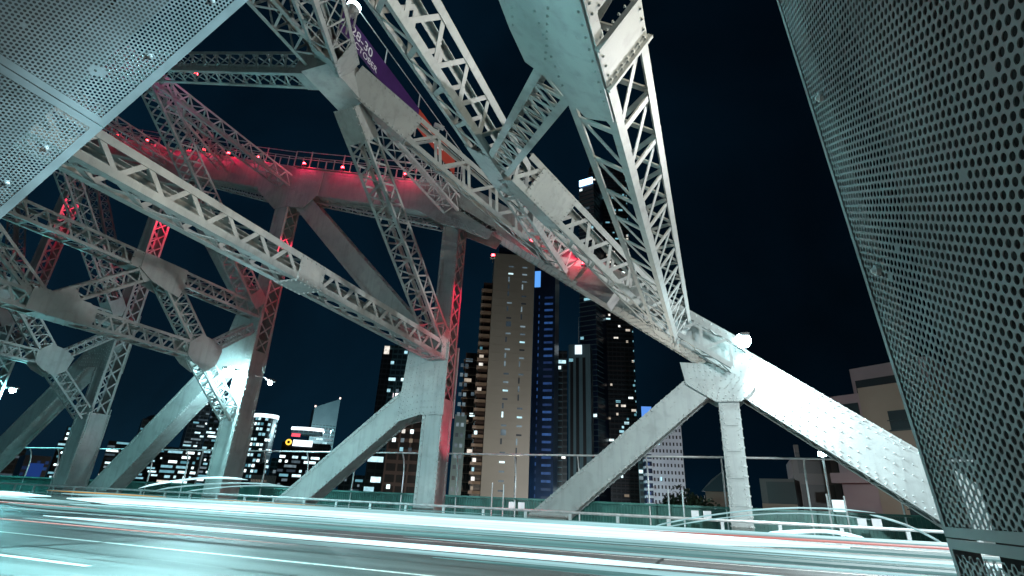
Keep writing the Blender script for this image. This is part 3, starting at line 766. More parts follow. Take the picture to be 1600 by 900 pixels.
# ------------------------------------------------------------------ light streaks on the carriageway
def streak(pts, r, mat, label):
    b = MB(); b.tube(pts, [r * 0.15] + [r] * (len(pts) - 2) + [r * 0.15], 8)
    o = b.build('light_streak', M[mat])
    return tag(o, label, 'light streak', 'streaks of traffic light on the road')
def streak_mat(name, col, strength):
    m = emit_mat(name, col, strength); n, l = m.node_tree.nodes, m.node_tree.links; p = n['Principled BSDF']
    geo = n.new('ShaderNodeNewGeometry'); mp = n.new('ShaderNodeMapping'); mp.inputs['Scale'].default_value = (0.22, 2.0, 14.0); l.new(geo.outputs['Position'], mp.inputs[0])
    t = n.new('ShaderNodeTexNoise'); t.inputs['Scale'].default_value = 1.0; t.inputs['Detail'].default_value = 3; l.new(mp.outputs[0], t.inputs['Vector'])
    r = n.new('ShaderNodeMapRange'); r.inputs['From Min'].default_value = 0.3; r.inputs['From Max'].default_value = 0.7
    r.inputs['To Min'].default_value = strength * 0.45; r.inputs['To Max'].default_value = strength * 1.25
    l.new(t.outputs[0], r.inputs[0]); l.new(r.outputs[0], p.inputs['Emission Strength'])
    return m
M['white_streak'] = streak_mat('white_streak', (0.60, 0.93, 1.0), 1.7)
M['pale_streak'] = streak_mat('pale_streak', (0.50, 0.90, 0.95), 0.75)
M['teal_streak'] = streak_mat('teal_streak', (0.30, 0.72, 0.74), 0.40)
M['red_streak'] = streak_mat('red_streak', (1.0, 0.30, 0.26), 0.55)
M['amber_streak'] = streak_mat('amber_streak', (1.0, 0.55, 0.16), 0.7)
for y, z, x0, x1, r, m_, lb in (
    (11.3, -0.48, -18.5, 2, 0.095, 'white_streak', 'thickest white light streak, top of the main bundle'),
    (11.4, -0.36, -19, 9, 0.045, 'pale_streak', 'pale light streak along the upper edge of the main bundle'),
    (11.1, -0.62, -18, 7, 0.050, 'pale_streak', 'pale light streak under the thickest white one'),
    (11.0, -0.73, -21, 12, 0.050, 'teal_streak', 'dim teal light streak on the lower edge of the main bundle'),
    (12.9, -0.52, -60, -22, 0.08, 'white_streak', 'white light streak running out of the frame at far left'),
    (13.0, -0.66, -60, -20, 0.05, 'pale_streak', 'pale light streak below the far left white one'),
    (14.6, -0.58, -60, -25, 0.05, 'pale_streak', 'fainter pale light streak at far left beside the guard rail'),
    (14.6, -0.52, -5, 10, 0.030, 'pale_streak', 'pale light streak passing the foot of the short column'),
    (13.2, -0.60, -6, 12, 0.05, 'teal_streak', 'dim teal light streak before the short column'),
    (6.2, -0.55, -10.6, 0.6, 0.028, 'white_streak', 'white light streak nearest the camera'),
    (6.25, -0.615, -11.2, 2.5, 0.022, 'pale_streak', 'pale light streak just under the nearest white one'),
    (8.4, -0.62, -5, 5, 0.016, 'pale_streak', 'fine pale light streak across the right foreground'),
    (7.6, -0.80, -4, 5, 0.03, 'teal_streak', 'dim teal light streak low in the right foreground'),
    (9.6, -0.34, -1.5, 10, 0.018, 'red_streak', 'pinkish light streak above the right foreground'),
    (5.9, -0.62, -14, -5, 0.008, 'red_streak', 'hair thin red light streak under the nearest white one'),
    (8.0, -0.50, -30, -12, 0.014, 'red_streak', 'thin red light streak at left'),
    (17.3, -0.45, -30, -22, 0.025, 'amber_streak', 'short amber light streak before the third column'),
    (16.9, -0.45, -20, -13, 0.025, 'amber_streak', 'short amber light streak between the tall columns')):
    streak([(x0, y, z), (x0 + 2, y, z), (x0 + (x1 - x0) * 0.5, y, z), (x1 - 2, y, z), (x1, y, z)], r, m_, lb)
for k in range(10):
    y_ = random.uniform(8.5, 16.2); x0 = random.uniform(-34, -6); x1 = x0 + random.uniform(9, 22)
    if x1 > 11: x1 = 11
    z_ = random.uniform(-0.95, -0.3)
    streak([(x0, y_, z_), (x0 + 2, y_, z_), ((x0 + x1) / 2, y_, z_), (x1 - 2, y_, z_), (x1, y_, z_)], random.uniform(0.006, 0.016), random.choice(['teal_streak', 'teal_streak', 'pale_streak']), 'hair thin pale teal light streak among many parallel ones over the road')
def arc(x0, x1, y, z0, z1, n=10, drop=0.0):
    return [(x0 + (x1 - x0) * k / n, y, z0 + (z1 - z0) * math.sin(math.pi / 2 * k / n) ** 0.8 - drop * max(0, k / n - 0.5) ** 2) for k in range(n + 1)]
for x0, x1, y, z0, z1, r, m_, dr, lb in (
    (-21.5, -16.0, 15.6, -0.15, 0.42, 0.035, 'white_streak', 0.4, 'bright curved light wisp climbing before the third column'),
    (-20.0, -14.0, 15.2, -0.18, 0.25, 0.025, 'pale_streak', 0.3, 'second curved light wisp beside the third column'),
    (-18.2, -13.2, 14.9, -0.2, 0.18, 0.018, 'pale_streak', 0.2, 'third and thinnest curved light wisp near the third column'),
    (-2.0, 3.4, 15.5, -0.55, 0.25, 0.018, 'pale_streak', 0.5, 'curved light wisp rising past the short column'),
    (-1.7, 3.2, 15.0, -0.55, 0.12, 0.014, 'pale_streak', 0.6, 'lower curved light wisp past the short column'),
    (0.9, 3.3, 15.8, -0.5, -0.3, 0.045, 'white_streak', 0.9, 'short bright light wisp right of the short column'),
    (4.4, 3.0, 14.2, -0.62, 0.02, 0.022, 'pale_streak', -0.2, 'slanting light wisp before the end chord')):
    streak(arc(x0, x1, y, z0, z1, 10, dr), r, m_, lb)

# ------------------------------------------------------------------ banner, searchlight, camera on the overhead struts
bn = empty('banner', (-10.6, 14.6, 14.98))
tag(bn, 'long purple and red banner hung along the top strut behind the gusset', 'banner')
M['purple'] = noise_mat('purple_cloth', (0.032, 0.007, 0.075), (0.042, 0.009, 0.095), 3, 0.6)
M['orange'] = noise_mat('red_cloth', (0.28, 0.03, 0.02), (0.36, 0.045, 0.025), 3, 0.6)
M['white_print'] = noise_mat('white_print', (0.7, 0.7, 0.72), (0.8, 0.8, 0.82), 3, 0.6)
b = MB(); b.abox(-0.01, 0.01, -4.6, 0.6, -0.45, 0.55); b.build('purple_cloth', M['purple'], bn)
b = MB(); b.abox(-0.01, 0.01, 0.6, 4.2, -0.45, 0.55); b.build('red_cloth', M['orange'], bn)
def lettering(txt, parent, loc, rot, size, mat, name='lettering'):
    c = bpy.data.curves.new(name, 'FONT'); c.body = txt; c.size = size; c.extrude = 0.002
    c.materials.append(mat)
    tmp = bpy.data.objects.new(name, c); COL.objects.link(tmp)
    bpy.context.view_layer.update()
    me = bpy.data.meshes.new_from_object(tmp.evaluated_get(bpy.context.evaluated_depsgraph_get()))
    bpy.data.objects.remove(tmp)
    o = bpy.data.objects.new(name, me); COL.objects.link(o); o.parent = parent
    o.location = loc; o.rotation_euler = rot
    return o
RT = (R(90), 0, R(90))
lettering('28-30', bn, (0.014, -4.1, 0.02), RT, 0.55, M['white_print'])
lettering('OCTOBER', bn, (0.014, -4.1, -0.33), RT, 0.36, M['white_print'])
b = MB(); b.abox(0.0115, 0.0135, 1.5, 2.9, 0.0, 0.16); b.abox(0.0115, 0.0135, 1.6, 2.6, -0.2, -0.1)
b.build('printed_stripe', M['white_print'], bn)
b = MB()
for y in (-4.6, -2, 0.6, 3.2, 5.0): b.bar((-0.05, y, -0.9), (-0.05, y, 1.35), (1, 0, 0), 0.04, 0.04)
b.bar((-0.05, -4.8, 1.33), (-0.05, 5.2, 1.33), (0, 0, 1), 0.025, 0.025)
b.build('support_rail', M['galv'], bn)

sl = empty('searchlight', (-10.6, 10.3, 15.55))
tag(sl, 'blue white searchlight shining upward from the top of the first portal', 'searchlight')
b = MB(); b.tube([(0, 0, -0.9), (0, 0, 0)], 0.05, 8); b.tube([(0, 0, 0), (0.05, 0.05, 0.35)], [0.16, 0.24], 12); b.bar((-0.3, 0, 0), (0.3, 0, 0), (0, 0, 1), 0.06, 0.06)
b.bar((-0.3, 0, 0), (-0.3, 0, -0.7), (1, 0, 0), 0.05, 0.05); b.bar((0.3, 0, 0), (0.3, 0, -0.7), (1, 0, 0), 0.05, 0.05)
b.build('housing', M['galv'], sl)
b = MB(); b.tube([(0.05, 0.05, 0.352), (0.06, 0.06, 0.5), (0.07, 0.07, 0.62)], [0.23, 0.24, 0.1], 12); b.build('lens', M['beam'], sl, True)
point(sl, (0.1, 0.1, 0.75), (0.55, 0.9, 1.0), 110, 0.1)

cc = empty('security_camera', (-9.0, 14.4, 13.3))
tag(cc, 'small white security camera perched above the lateral brace', 'camera')
b = MB(); b.box(A(0, 0, 0.25), A(0.12, 0.16, 0), A(-0.05, 0.04, 0), A(0, 0, 0.07)); b.build('body', M['galv'], cc)
b = MB(); b.tube([(0, 0, -0.9), (0, 0, 0.15)], 0.03, 8); b.tube([(0, 0, 0.02), (-0.2, -0.1, 0.1)], 0.05, 8); b.build('bracket', M['galv'], cc)

# ------------------------------------------------------------------ the city behind
GZ = -26.0
unit = MB(); unit.box(A(0.5, 0, 0.5), A(0.5, 0, 0), A(0, 0.04, 0), A(0, 0, 0.5))
WIN_ME = {}
def win_mesh(key):
    if key not in WIN_ME:
        me = bpy.data.meshes.new('window'); me.from_pydata(unit.v, [], unit.f); me.update(); me.materials.append(M[key]); WIN_ME[key] = me
    return WIN_ME[key]
M['win_cool'] = window_mat('window_cool', (0.22, 0.70, 0.88), (0.85, 1.0, 1.0), 0.3, 2.4)
M['win_warm'] = window_mat('window_warm', (1.0, 0.78, 0.55), (0.95, 0.97, 0.95), 0.15, 1.6)
M['win_blue'] = window_mat('window_blue', (0.03, 0.12, 0.5), (0.06, 0.22, 0.7), 0.06, 0.40)
M['win_dim'] = window_mat('window_dim', (0.12, 0.22, 0.34), (0.45, 0.62, 0.7), 0.03, 0.5)
def facade_mat(name, glass, slab, fh, bw):
    """dark glass with paler floor bands and mullions, laid out in the building's own metres"""
    m, n, l, p = mat_new(name)
    tc = n.new('ShaderNodeTexCoord'); sp = n.new('ShaderNodeSeparateXYZ'); l.new(tc.outputs['Object'], sp.inputs[0])
    def grid(sock, per, width):
        a = n.new('ShaderNodeMath'); a.operation = 'DIVIDE'; l.new(sock, a.inputs[0]); a.inputs[1].default_value = per
        f = n.new('ShaderNodeMath'); f.operation = 'FRACT'; l.new(a.outputs[0], f.inputs[0])
        c = n.new('ShaderNodeMath'); c.operation = 'LESS_THAN'; l.new(f.outputs[0], c.inputs[0]); c.inputs[1].default_value = width
        return c.outputs[0]
    g1 = grid(sp.outputs[2], fh, 0.32)
    ad = n.new('ShaderNodeMath'); ad.operation = 'ADD'; l.new(sp.outputs[0], ad.inputs[0]); l.new(sp.outputs[1], ad.inputs[1])
    g2 = grid(ad.outputs[0], bw, 0.16)
    mx = n.new('ShaderNodeMath'); mx.operation = 'MAXIMUM'; l.new(g1, mx.inputs[0]); l.new(g2, mx.inputs[1])
    mc = n.new('ShaderNodeMix'); mc.data_type = 'RGBA'; l.new(mx.outputs[0], mc.inputs['Factor'])
    mc.inputs[6].default_value = (*glass, 1); mc.inputs[7].default_value = (*slab, 1)
    l.new(mc.outputs[2], p.inputs['Base Color'])
    p.inputs['Roughness'].default_value = 0.35
    return m
M['fac_dark'] = facade_mat('facade_dark', (0.012, 0.016, 0.02), (0.05, 0.055, 0.06), 3.3, 2.8)
M['fac_teal'] = facade_mat('facade_teal', (0.02, 0.05, 0.06), (0.10, 0.2, 0.22), 3.4, 3.0)
M['fac_brown'] = facade_mat('facade_brown', (0.02, 0.014, 0.014), (0.09, 0.06, 0.055), 3.2, 3.4)
M['fac_white'] = noise_mat('white_render', (0.55, 0.56, 0.6), (0.66, 0.67, 0.7), 0.1, 0.7)
M['fac_beige'] = noise_mat('beige_render', (0.34, 0.32, 0.27), (0.40, 0.375, 0.32), 0.05, 0.8)
M['fac_pink'] = noise_mat('pink_render', (0.36, 0.24, 0.25), (0.45, 0.3, 0.3), 0.3, 0.8)
M['fac_tan'] = noise_mat('tan_render', (0.36, 0.26, 0.20), (0.43, 0.32, 0.25), 0.3, 0.8)
M['fac_blue'] = noise_mat('blue_glass', (0.006, 0.015, 0.04), (0.012, 0.03, 0.07), 0.1, 0.3)
M['fac_grey'] = noise_mat('grey_cladding', (0.09, 0.15, 0.17), (0.12, 0.19, 0.21), 0.08, 0.5)
M['hole'] = noise_mat('dark_recess', (0.008, 0.008, 0.01), (0.015, 0.015, 0.018), 1, 0.4)

class Tower:
    def __init__(s, xl, xr, ytop, Rm, name, label, mat, turn=0.0, depth=None, cat='building', base=GZ, yref=745):
        dl, dr = ray(xl, yref), ray(xr, yref)
        dl = nrm(A(dl[0], dl[1], 0)); dr = nrm(A(dr[0], dr[1], 0)); dm = nrm(dl + dr)
        a = R(turn); right = A(dm[1], -dm[0], 0)
        ux = right * math.cos(a) - dm * math.sin(a); uy = np.cross(EZ, ux)     # ux left->right; uy away
        C = dm * Rm
        def hit(d): # point on front line along direction d
            t = (C @ uy) / (d @ uy); return d * t
        Lp, Rp = hit(dl), hit(dr)
        s.w = np.linalg.norm(Rp - Lp); s.o = A(Lp[0], Lp[1], base); s.ux, s.uy = ux, uy
        mid = (Lp + Rp) / 2
        lo, hi = base, 600
        for _ in range(50):
            m_ = (lo + hi) / 2
            if proj(A(mid[0], mid[1], m_))[1] > ytop: lo = m_
            else: hi = m_
        s.h = lo - base; s.d = depth or s.w
        s.root = empty(name, tuple(s.o), math.atan2(ux[1], ux[0]))
        tag(s.root, label, cat)
        s.mat = mat; s.nw = 0; s.rest = {}
        if mat is not None: s.block('wall', 0, s.w, 0, s.d, 0, s.h, mat)
    def block(s, name, x0, x1, y0, y1, z0, z1, mat, label=None):
        b = MB(); b.abox(x0, x1, y0, y1, z0, z1)
        o = b.build(name, mat, s.root)
        if label: o['label'] = label
        return o
    def win(s, x, z, w, h, key, y=-0.02, side=None):
        o = bpy.data.objects.new('window', win_mesh(key))
        if s.nw >= 96:
            s.rest.setdefault(key, MB()).box(A(x + w / 2, y, z + h / 2) if side is None else A(side, y + w / 2, z + h / 2),
                                             A(w / 2, 0, 0) if side is None else A(0, w / 2, 0), A(0, 0.04, 0) if side is None else A(0.04, 0, 0), A(0, 0, h / 2))
            bpy.data.objects.remove(o); return
        COL.objects.link(o); o.parent = s.root; s.nw += 1
        if side is None: o.location = (x, y, z); o.scale = (w, 1, h)
        else: o.location = (side, y, z); o.rotation_euler = (0, 0, R(90)); o.scale = (w, 1, h)
    def rows(s, fh, bw, dens, keys, z0=0, z1=None, x0=0.0, x1=None, wh=0.55, run=3, rowp=0.8, ww=0.8, zvis=-3):
        """lit rooms in horizontal runs, floor by floor, only where the photograph can see"""
        z1 = z1 or s.h; x1 = x1 or s.w
        nf = int((z1 - z0) / fh)
        for f in range(nf):
            z = z0 + f * fh
            if z + s.o[2] < zvis: continue
            if random.random() > rowp: continue
            x = x0 + 0.1 * bw
            fd = dens * random.uniform(0.4, 1.6)
            while x < x1 - bw * 0.9:
                if random.random() < fd:
                    k = random.randint(1, run); k = min(k, int((x1 - x) / bw))
                    if k >= 1: s.win(x, z + fh * 0.36, bw * (k - 1 + ww), fh * wh, random.choice(keys))
                    x += bw * k
                x += bw
    def finish(s):
        for key, b in s.rest.items(): tag(b.build('window', M[key], s.root), kind='stuff')
        return s
    def slabs(s, fh, out=0.5, t=0.3, mat=None, x0=None, x1=None, z0=0):
        b = MB(); x0 = -out if x0 is None else x0; x1 = s.w + out if x1 is None else x1
        for f in range(int((s.h - z0) / fh)):
            z = z0 + f * fh
            if z + s.o[2] > -6: b.abox(x0, x1, -out, s.d * 0.5, z, z + t)
        return b.build('floor_slab', mat or M['fac_dark'], s.root)

# 1 beige apartment tower
t = Tower(752, 826, 398, 190, 'apartment_tower', 'tall plain beige apartment tower with two strips of slit windows', M['fac_beige'], turn=-4, depth=16)
fh = 3.1
for f in range(int(t.h / fh)):
    z = f * fh
    if z + t.o[2] < -3 or z > t.h - 4: continue
    u = random.random()
    t.win(t.w * 0.36, z + 1.0, 1.9 if u < 0.55 else 0.6, 0.6 if u < 0.5 else 2.0, random.choice(['win_dim'] * 12 + ['win_cool']))
    u = random.random()
    t.win(t.w * 0.70, z + 1.0, 1.9 if u < 0.6 else 0.5, 0.6 if u < 0.6 else 2.2, random.choice(['win_dim'] * 12 + ['win_cool']))
b = MB()
for f in range(int(t.h / fh)):
    if f * fh + t.o[2] > -4: b.abox(0.02, t.w - 0.02, -0.05, 0.02, f * fh + 2.85, f * fh + 2.95)
b.build('floor_band', M['fac_beige'], t.root)
t.block('roof_parapet', t.w * 0.1, t.w * 0.9, 1, 9, t.h, t.h + 3.4, M['fac_blue'])
t.block('balcony_wing', -3.6, -0.02, 3, 14, 0, t.h * 0.9, M['fac_brown'])
b = MB()
for f in range(int(t.h * 0.9 / fh)):
    if f * fh + t.o[2] > -4: b.abox(-4.2, -0.05, 1.6, 14, f * fh, f * fh + 1.0)
b.build('balcony', M['fac_tan'], t.root)
for f in range(4, int(t.h * 0.8 / fh)):
    if random.random() < 0.35 and f * fh + t.o[2] > -3: t.win(-3.4, f * fh + 1.1, random.uniform(0.8, 1.6), 1.3, random.choice(['win_warm', 'win_cool', 'win_warm']), y=2.9)
t.finish()
# 2 dark tower with blue balconies
t = Tower(827, 864, 418, 250, 'apartment_tower', 'slim dark tower with rows of blue lit balconies and a blue sign on top', M['fac_blue'], turn=10, depth=14)
nf = int(t.h / 3.4)
for f in range(nf):
    z = f * 3.4
    if z + t.o[2] < -3 or z > t.h - 18: continue
    t.win(t.w * 0.22, z + 0.8, 0.5, 1.5, 'win_blue')
    t.win(t.w * 0.50, z + 0.5, t.w * 0.4, 1.1, 'win_blue')
t.block('crown', t.w * 0.0, t.w * 0.28, -0.3, 0.4, t.h - 11, t.h - 2, emit_mat('blue_sign', (0.12, 0.4, 1.0), 1.0, False), 'glowing blue crown sign')
t.finish()
# 3 grey tower with lit crown and mast
t = Tower(888, 925, 538, 300, 'office_tower', 'grey slab tower with a lit white crown and a thin mast', M['fac_grey'], turn=6, depth=16)
t.block('lit_crown', t.w * 0.3, t.w * 0.62, -0.3, 0.2, t.h - 6, t.h - 0.5, emit_mat('crown_light', (0.75, 0.9, 1.0), 1.3, False))
b = MB(); b.tube([(t.w * 0.45, 3, t.h), (t.w * 0.45, 3, t.h + 18)], [0.35, 0.1], 8); b.build('mast', M['galv'], t.root)
for q in (0.08, 0.34, 0.64): t.block('dark_recess', t.w * q, t.w * (q + 0.14), -0.06, 0.02, 0, t.h - 8, M['hole'])
t.rows(3.4, 3, 0.03, ['win_cool'], rowp=0.4)
t.finish()
t = Tower(860, 886, 548, 280, 'apartment_tower', 'narrow dark tower with pale balcony slabs left of the grey slab', M['fac_dark'], turn=0, depth=14)
t.slabs(3.3, 0.7, 0.35, M['fac_grey'], x0=0.3, x1=t.w * 0.7)
t.rows(3.3, 2.6, 0.07, ['win_cool', 'win_warm'], rowp=0.5); t.finish()
# 4 big dark tower
t = Tower(928, 1000, 262, 360, 'skyscraper', 'very tall black skyscraper with scattered lit windows behind the lattice', M['fac_dark'], turn=-8, depth=26)
t.slabs(3.5, 0.5, 0.3, M['fac_brown'])
t.rows(2.8, 1.7, 0.15, ['win_cool', 'win_cool', 'win_warm'], rowp=0.75, run=2)
for f in range(8, int(t.h / 7)): t.win(t.w - 0.7, f * 7.0, 0.5, 1.2, 'win_cool', y=-0.55)
t.finish()
t = Tower(908, 936, 288, 345, 'skyscraper', 'striped skyscraper wing with a bright white blue sign on its roof edge', M['fac_blue'], turn=24, depth=22)
t.slabs(3.5, 0.5, 0.45, M['fac_grey'])
t.rows(3.5, 2.9, 0.12, ['win_cool', 'win_dim'], rowp=0.5)
t.block('roof_sign', 0.5, t.w - 0.5, -0.8, -0.4, t.h - 1.0, t.h + 4.5, emit_mat('roof_sign_light', (0.35, 0.65, 1.0), 5, False), 'bright white blue roof sign')
t.finish()
# 5 purple-brown apartments
t = Tower(713, 752, 552, 215, 'apartment_tower', 'brown apartment tower with bright uneven windows left of the beige tower', M['fac_brown'], turn=0, depth=14)
t.rows(2.8, 1.6, 0.24, ['win_warm', 'win_cool', 'win_dim'], rowp=0.85, run=2, wh=0.5)
t.slabs(3.2, 0.6, 0.3, M['fac_tan'])
t.finish()
t = Tower(703, 722, 648, 160, 'apartment_block', 'pale narrow block with tiny windows beside the first tall column', M['fac_grey'], turn=0, depth=10)
for f in range(0, 22):
    for q in (0.15, 0.55): t.win(t.w * q, f * 3.0 + 1, 0.9, 1.1, 'win_dim')
t.finish()
# 6 teal skyscraper with a crane
t = Tower(572, 634, 540, 330, 'skyscraper', 'teal glass skyscraper with bright bands, left of the riveted column', M['fac_teal'], turn=14, depth=22)
t.rows(3.5, 2.6, 0.13, ['win_cool', 'win_cool', 'win_dim'], rowp=0.8, run=2)
t.block('dark_edge', -0.6, t.w * 0.24, -0.5, 8, 0, t.h - 3, M['fac_dark'])
t.block('lit_band', t.w * 0.42, t.w * 0.65, -0.5, -0.2, t.h - 33, t.h - 30.4, emit_mat('band_light', (1, 0.85, 0.9), 2.4, False))
t.block('lit_lobby', t.w * 0.02, t.w * 0.16, -0.7, -0.51, t.h - 6, t.h - 0.8, M['win_warm'])
t.finish()
tc_ = Tower(598, 604, 590, 300, 'tower_crane', 'tower crane mast with slanting cables in front of the teal skyscraper', None, cat='crane')
b = MB(); b.bar((0.6, 0, 0), (0.6, 0, tc_.h), (1, 0, 0), 1.0, 1.0); b.build('mast', M['fac_teal'], tc_.root)
b = MB(); b.bar((0.6, 0, 40), (13, 1, tc_.h + 14), (0, 1, 0), 0.35, 0.35); b.bar((3.6, 0, 38), (16, 1, tc_.h + 12), (0, 1, 0), 0.25, 0.25); b.build('jib', M['galv'], tc_.root)
# 7 brown slab under the brace
t = Tower(598, 662, 648, 170, 'apartment_block', 'dark red brown apartment block beneath the raking brace', M['fac_brown'], turn=6, depth=14)
t.rows(2.7, 1.3, 0.20, ['win_warm', 'win_cool', 'win_dim', 'win_dim'], rowp=0.8, run=1, wh=0.45)
t.block('blank_wall', t.w * 0.66, t.w + 0.3, -0.4, 6, 0, t.h - 0.3, M['fac_brown']); t.finish()
t = Tower(570, 602, 705, 190, 'office_block', 'low office block with full rows of bright windows under the brace', M['fac_dark'], turn=0, depth=14)
t.rows(3.2, 1.8, 0.5, ['win_cool'], rowp=0.95, run=3); t.finish()
# 8 sloping roof tower
t = Tower(472, 512, 664, 520, 'office_tower', 'blue grey office tower with a slanting roof and lit upper floors', M['fac_teal'], turn=-6, depth=26)
b = MB()
b.add([(0, 0, t.h), (t.w, 0, t.h), (t.w, 26, t.h), (0, 26, t.h), (0, 0, t.h + 15), (t.w, 0, t.h + 25), (t.w, 26, t.h + 25), (0, 26, t.h + 15)],
      [(0, 1, 5, 4), (1, 2, 6, 5), (2, 3, 7, 6), (3, 0, 4, 7), (4, 5, 6, 7)])
b.build('roof', M['fac_grey'], t.root)
for q in (0.02, 0.98):
    o = MB(); o.abox(t.w * q - 0.6, t.w * q + 0.6, -0.2, 0.8, t.h + 15 + 10 * q, t.h + 16.4 + 10 * q); o.build('beacon', emit_mat('beacon_light', (1, 0.75, 0.65), 3, False), t.root)
t.rows(3.0, 2.0, 0.5, ['win_cool', 'win_cool', 'win_dim'], rowp=0.85, run=4); t.finish()
# 9 ring-topped tower
t = Tower(374, 416, 650, 430, 'office_tower', 'round topped office tower crowned by a glowing white ring', None, turn=0)
b = MB(); rr = t.w / 2; b.tube([(rr, rr, 0), (rr, rr, t.h)], rr, 28); b.build('wall', M['fac_dark'], t.root)
b = MB(); b.tube([(rr, rr, t.h - 1), (rr, rr, t.h + 1.6)], rr + 0.5, 28); b.build('lit_ring', emit_mat('ring_light', (0.75, 0.95, 1.0), 2.6, False), t.root)
for f in range(int(t.h / 3.6)):
    z = f * 3.6
    if z + t.o[2] < -3: continue
    for k in range(11):
        a_ = math.pi * (k + 0.5) / 11
        if random.random() < 0.55 and t.nw < 96:
            o = bpy.data.objects.new('window', win_mesh('win_cool')); COL.objects.link(o); o.parent = t.root; t.nw += 1
            o.location = (rr - (rr + 0.05) * math.cos(a_), rr - (rr + 0.05) * math.sin(a_), z + 1.2); o.rotation_euler = (0, 0, a_ - math.pi / 2); o.scale = (rr * 0.22, 1, 1.9)
# 10 low building with the round logo
t = Tower(430, 508, 692, 380, 'office_block', 'low office block with a glowing roof sign and round yellow emblem', M['fac_dark'], turn=4, depth=26)
t.rows(2.8, 1.9, 0.5, ['win_cool', 'win_cool', 'win_dim'], z1=t.h - 5, rowp=0.85, run=4)
e_sign = emit_mat('sign_white', (0.8, 0.92, 1.0), 2.5, False); e_yel = emit_mat('sign_yellow', (1.0, 0.55, 0.06), 1.8, False); e_red = emit_mat('sign_red', (1.0, 0.1, 0.15), 1.4, False)
t.block('sign_band', t.w * 0.22, t.w * 0.62, -0.6, -0.2, t.h - 2.4, t.h + 1.4, e_sign)
t.block('roof_band', t.w * 0.14, t.w * 0.8, 0.5, 9, t.h + 5.0, t.h + 9, M['fac_teal'])
b = MB(); b.tube([(t.w * (0.14 + 0.66 * q), 0.2 - 3 * math.sin(math.pi * q), t.h + 8.6) for q in np.linspace(0, 1, 12)], 1.0, 8); b.build('roof_light', e_sign, t.root)
b = MB(); b.tube([(t.w * 0.13, -0.6, t.h - 0.3), (t.w * 0.13, -0.2, t.h - 0.3)], 1.9, 20); b.build('round_emblem', e_yel, t.root)
b = MB(); b.tube([(t.w * 0.13, -0.75, t.h - 0.3), (t.w * 0.13, -0.62, t.h - 0.3)], 0.9, 16); b.build('emblem_centre', M['hole'], t.root)
t.block('red_sign', t.w * 0.16, t.w * 0.34, -0.5, -0.1, t.h + 3.4, t.h + 5.4, e_red)
t.finish()
t = Tower(392, 432, 742, 260, 'office_block', 'low dark block with upright fins before the ringed tower', M['fac_dark'], turn=0, depth=20)
b = MB()
for k in range(16): b.abox(t.w * k / 16, t.w * k / 16 + 0.5, -0.6, 0, 0, t.h - 0.2)
b.build('fin', M['fac_grey'], t.root)
t.win(0.5, t.h - 3, t.w * 0.6, 1.0, 'win_warm'); t.finish()
t = Tower(418, 436, 716, 420, 'office_block', 'small blue roofed block left of the emblem building', M['fac_teal'], turn=0, depth=20); t.rows(3.6, 2.4, 0.2, ['win_dim']); t.finish()
# 11-15 the business district on the left
for xl, xr, yt, rm, nm, lb, m_, dn, keys in (
    (272, 303, 578, 470, 'skyscraper', 'tall black skyscraper rising behind the second raking brace', 'fac_dark', 0.22, ['win_cool', 'win_dim']),
    (304, 346, 628, 400, 'office_tower', 'brightly lit glass office tower behind the third column', 'fac_teal', 0.62, ['win_cool', 'win_cool', 'win_dim']),
    (246, 306, 700, 330, 'office_block', 'broad office block with dense bright rows between brace and column', 'fac_dark', 0.55, ['win_cool', 'win_cool', 'win_warm']),
    (196, 246, 656, 480, 'office_tower', 'dark office tower with a dim dome and lit middle floors', 'fac_dark', 0.34, ['win_cool', 'win_warm']),
    (152, 196, 690, 420, 'office_block', 'mid height block with scattered lights right of the fourth column', 'fac_dark', 0.3, ['win_cool', 'win_dim', 'win_warm']),
    (72, 116, 690, 440, 'office_tower', 'stepped office tower tapering to a lit point', 'fac_dark', 0.45, ['win_cool', 'win_cool', 'win_warm']),
    (28, 70, 712, 300, 'office_block', 'low block with a blue lit front at the far left', 'fac_blue', 0.5, ['win_blue']),
    (-40, 26, 700, 420, 'office_block', 'dim distant block at the left edge', 'fac_dark', 0.2, ['win_dim']),
    (530, 572, 742, 300, 'office_block', 'low dark block under the sloping brace with few lights', 'fac_dark', 0.25, ['win_cool', 'win_dim'])):
    t = Tower(xl, xr, yt, rm, nm, lb, M[m_], turn=random.uniform(-6, 6), depth=24)
    t.rows(2.4, 1.35, dn, [k_ for k_ in keys if k_ != 'win_warm'] * 4 + keys, rowp=0.92, run=5, wh=0.5)
    if 'stepped' in lb:
        for k, (a_, hh) in enumerate(((0.12, 9), (0.26, 20), (0.4, 31))):
            t.block('tower_stage', t.w * a_, t.w * (1 - a_), 1 + k, 20 - k, t.h + (0 if k == 0 else (9, 20)[k - 1]), t.h + hh, M['fac_dark'])
            for q in range(3):
                t.win(t.w * (a_ + 0.06), t.h + hh - 9 + q * 3 + 0.8, t.w * (1 - 2 * a_) * 0.8, 1.5, 'win_cool', y=0.95 + k)
    if 'dome' in lb:
        b = MB(); rr = t.w * 0.42
        for i in range(6):
            a0, a1 = i * math.pi / 12, (i + 1) * math.pi / 12
            b.tube([(t.w / 2, 12, t.h + rr * 0.6 * math.sin(a0)), (t.w / 2, 12, t.h + rr * 0.6 * math.sin(a1))], [rr * math.cos(a0), max(0.01, rr * math.cos(a1))], 18, False)
        b.build('dome', M['fac_dark'], t.root)
    if 'blue lit' in lb:
        t.block('lit_front', t.w * 0.25, t.w * 0.8, -0.3, 0, t.h - 14, t.h - 3, emit_mat('blue_front', (0.02, 0.1, 0.5), 0.35, False))
    t.finish()
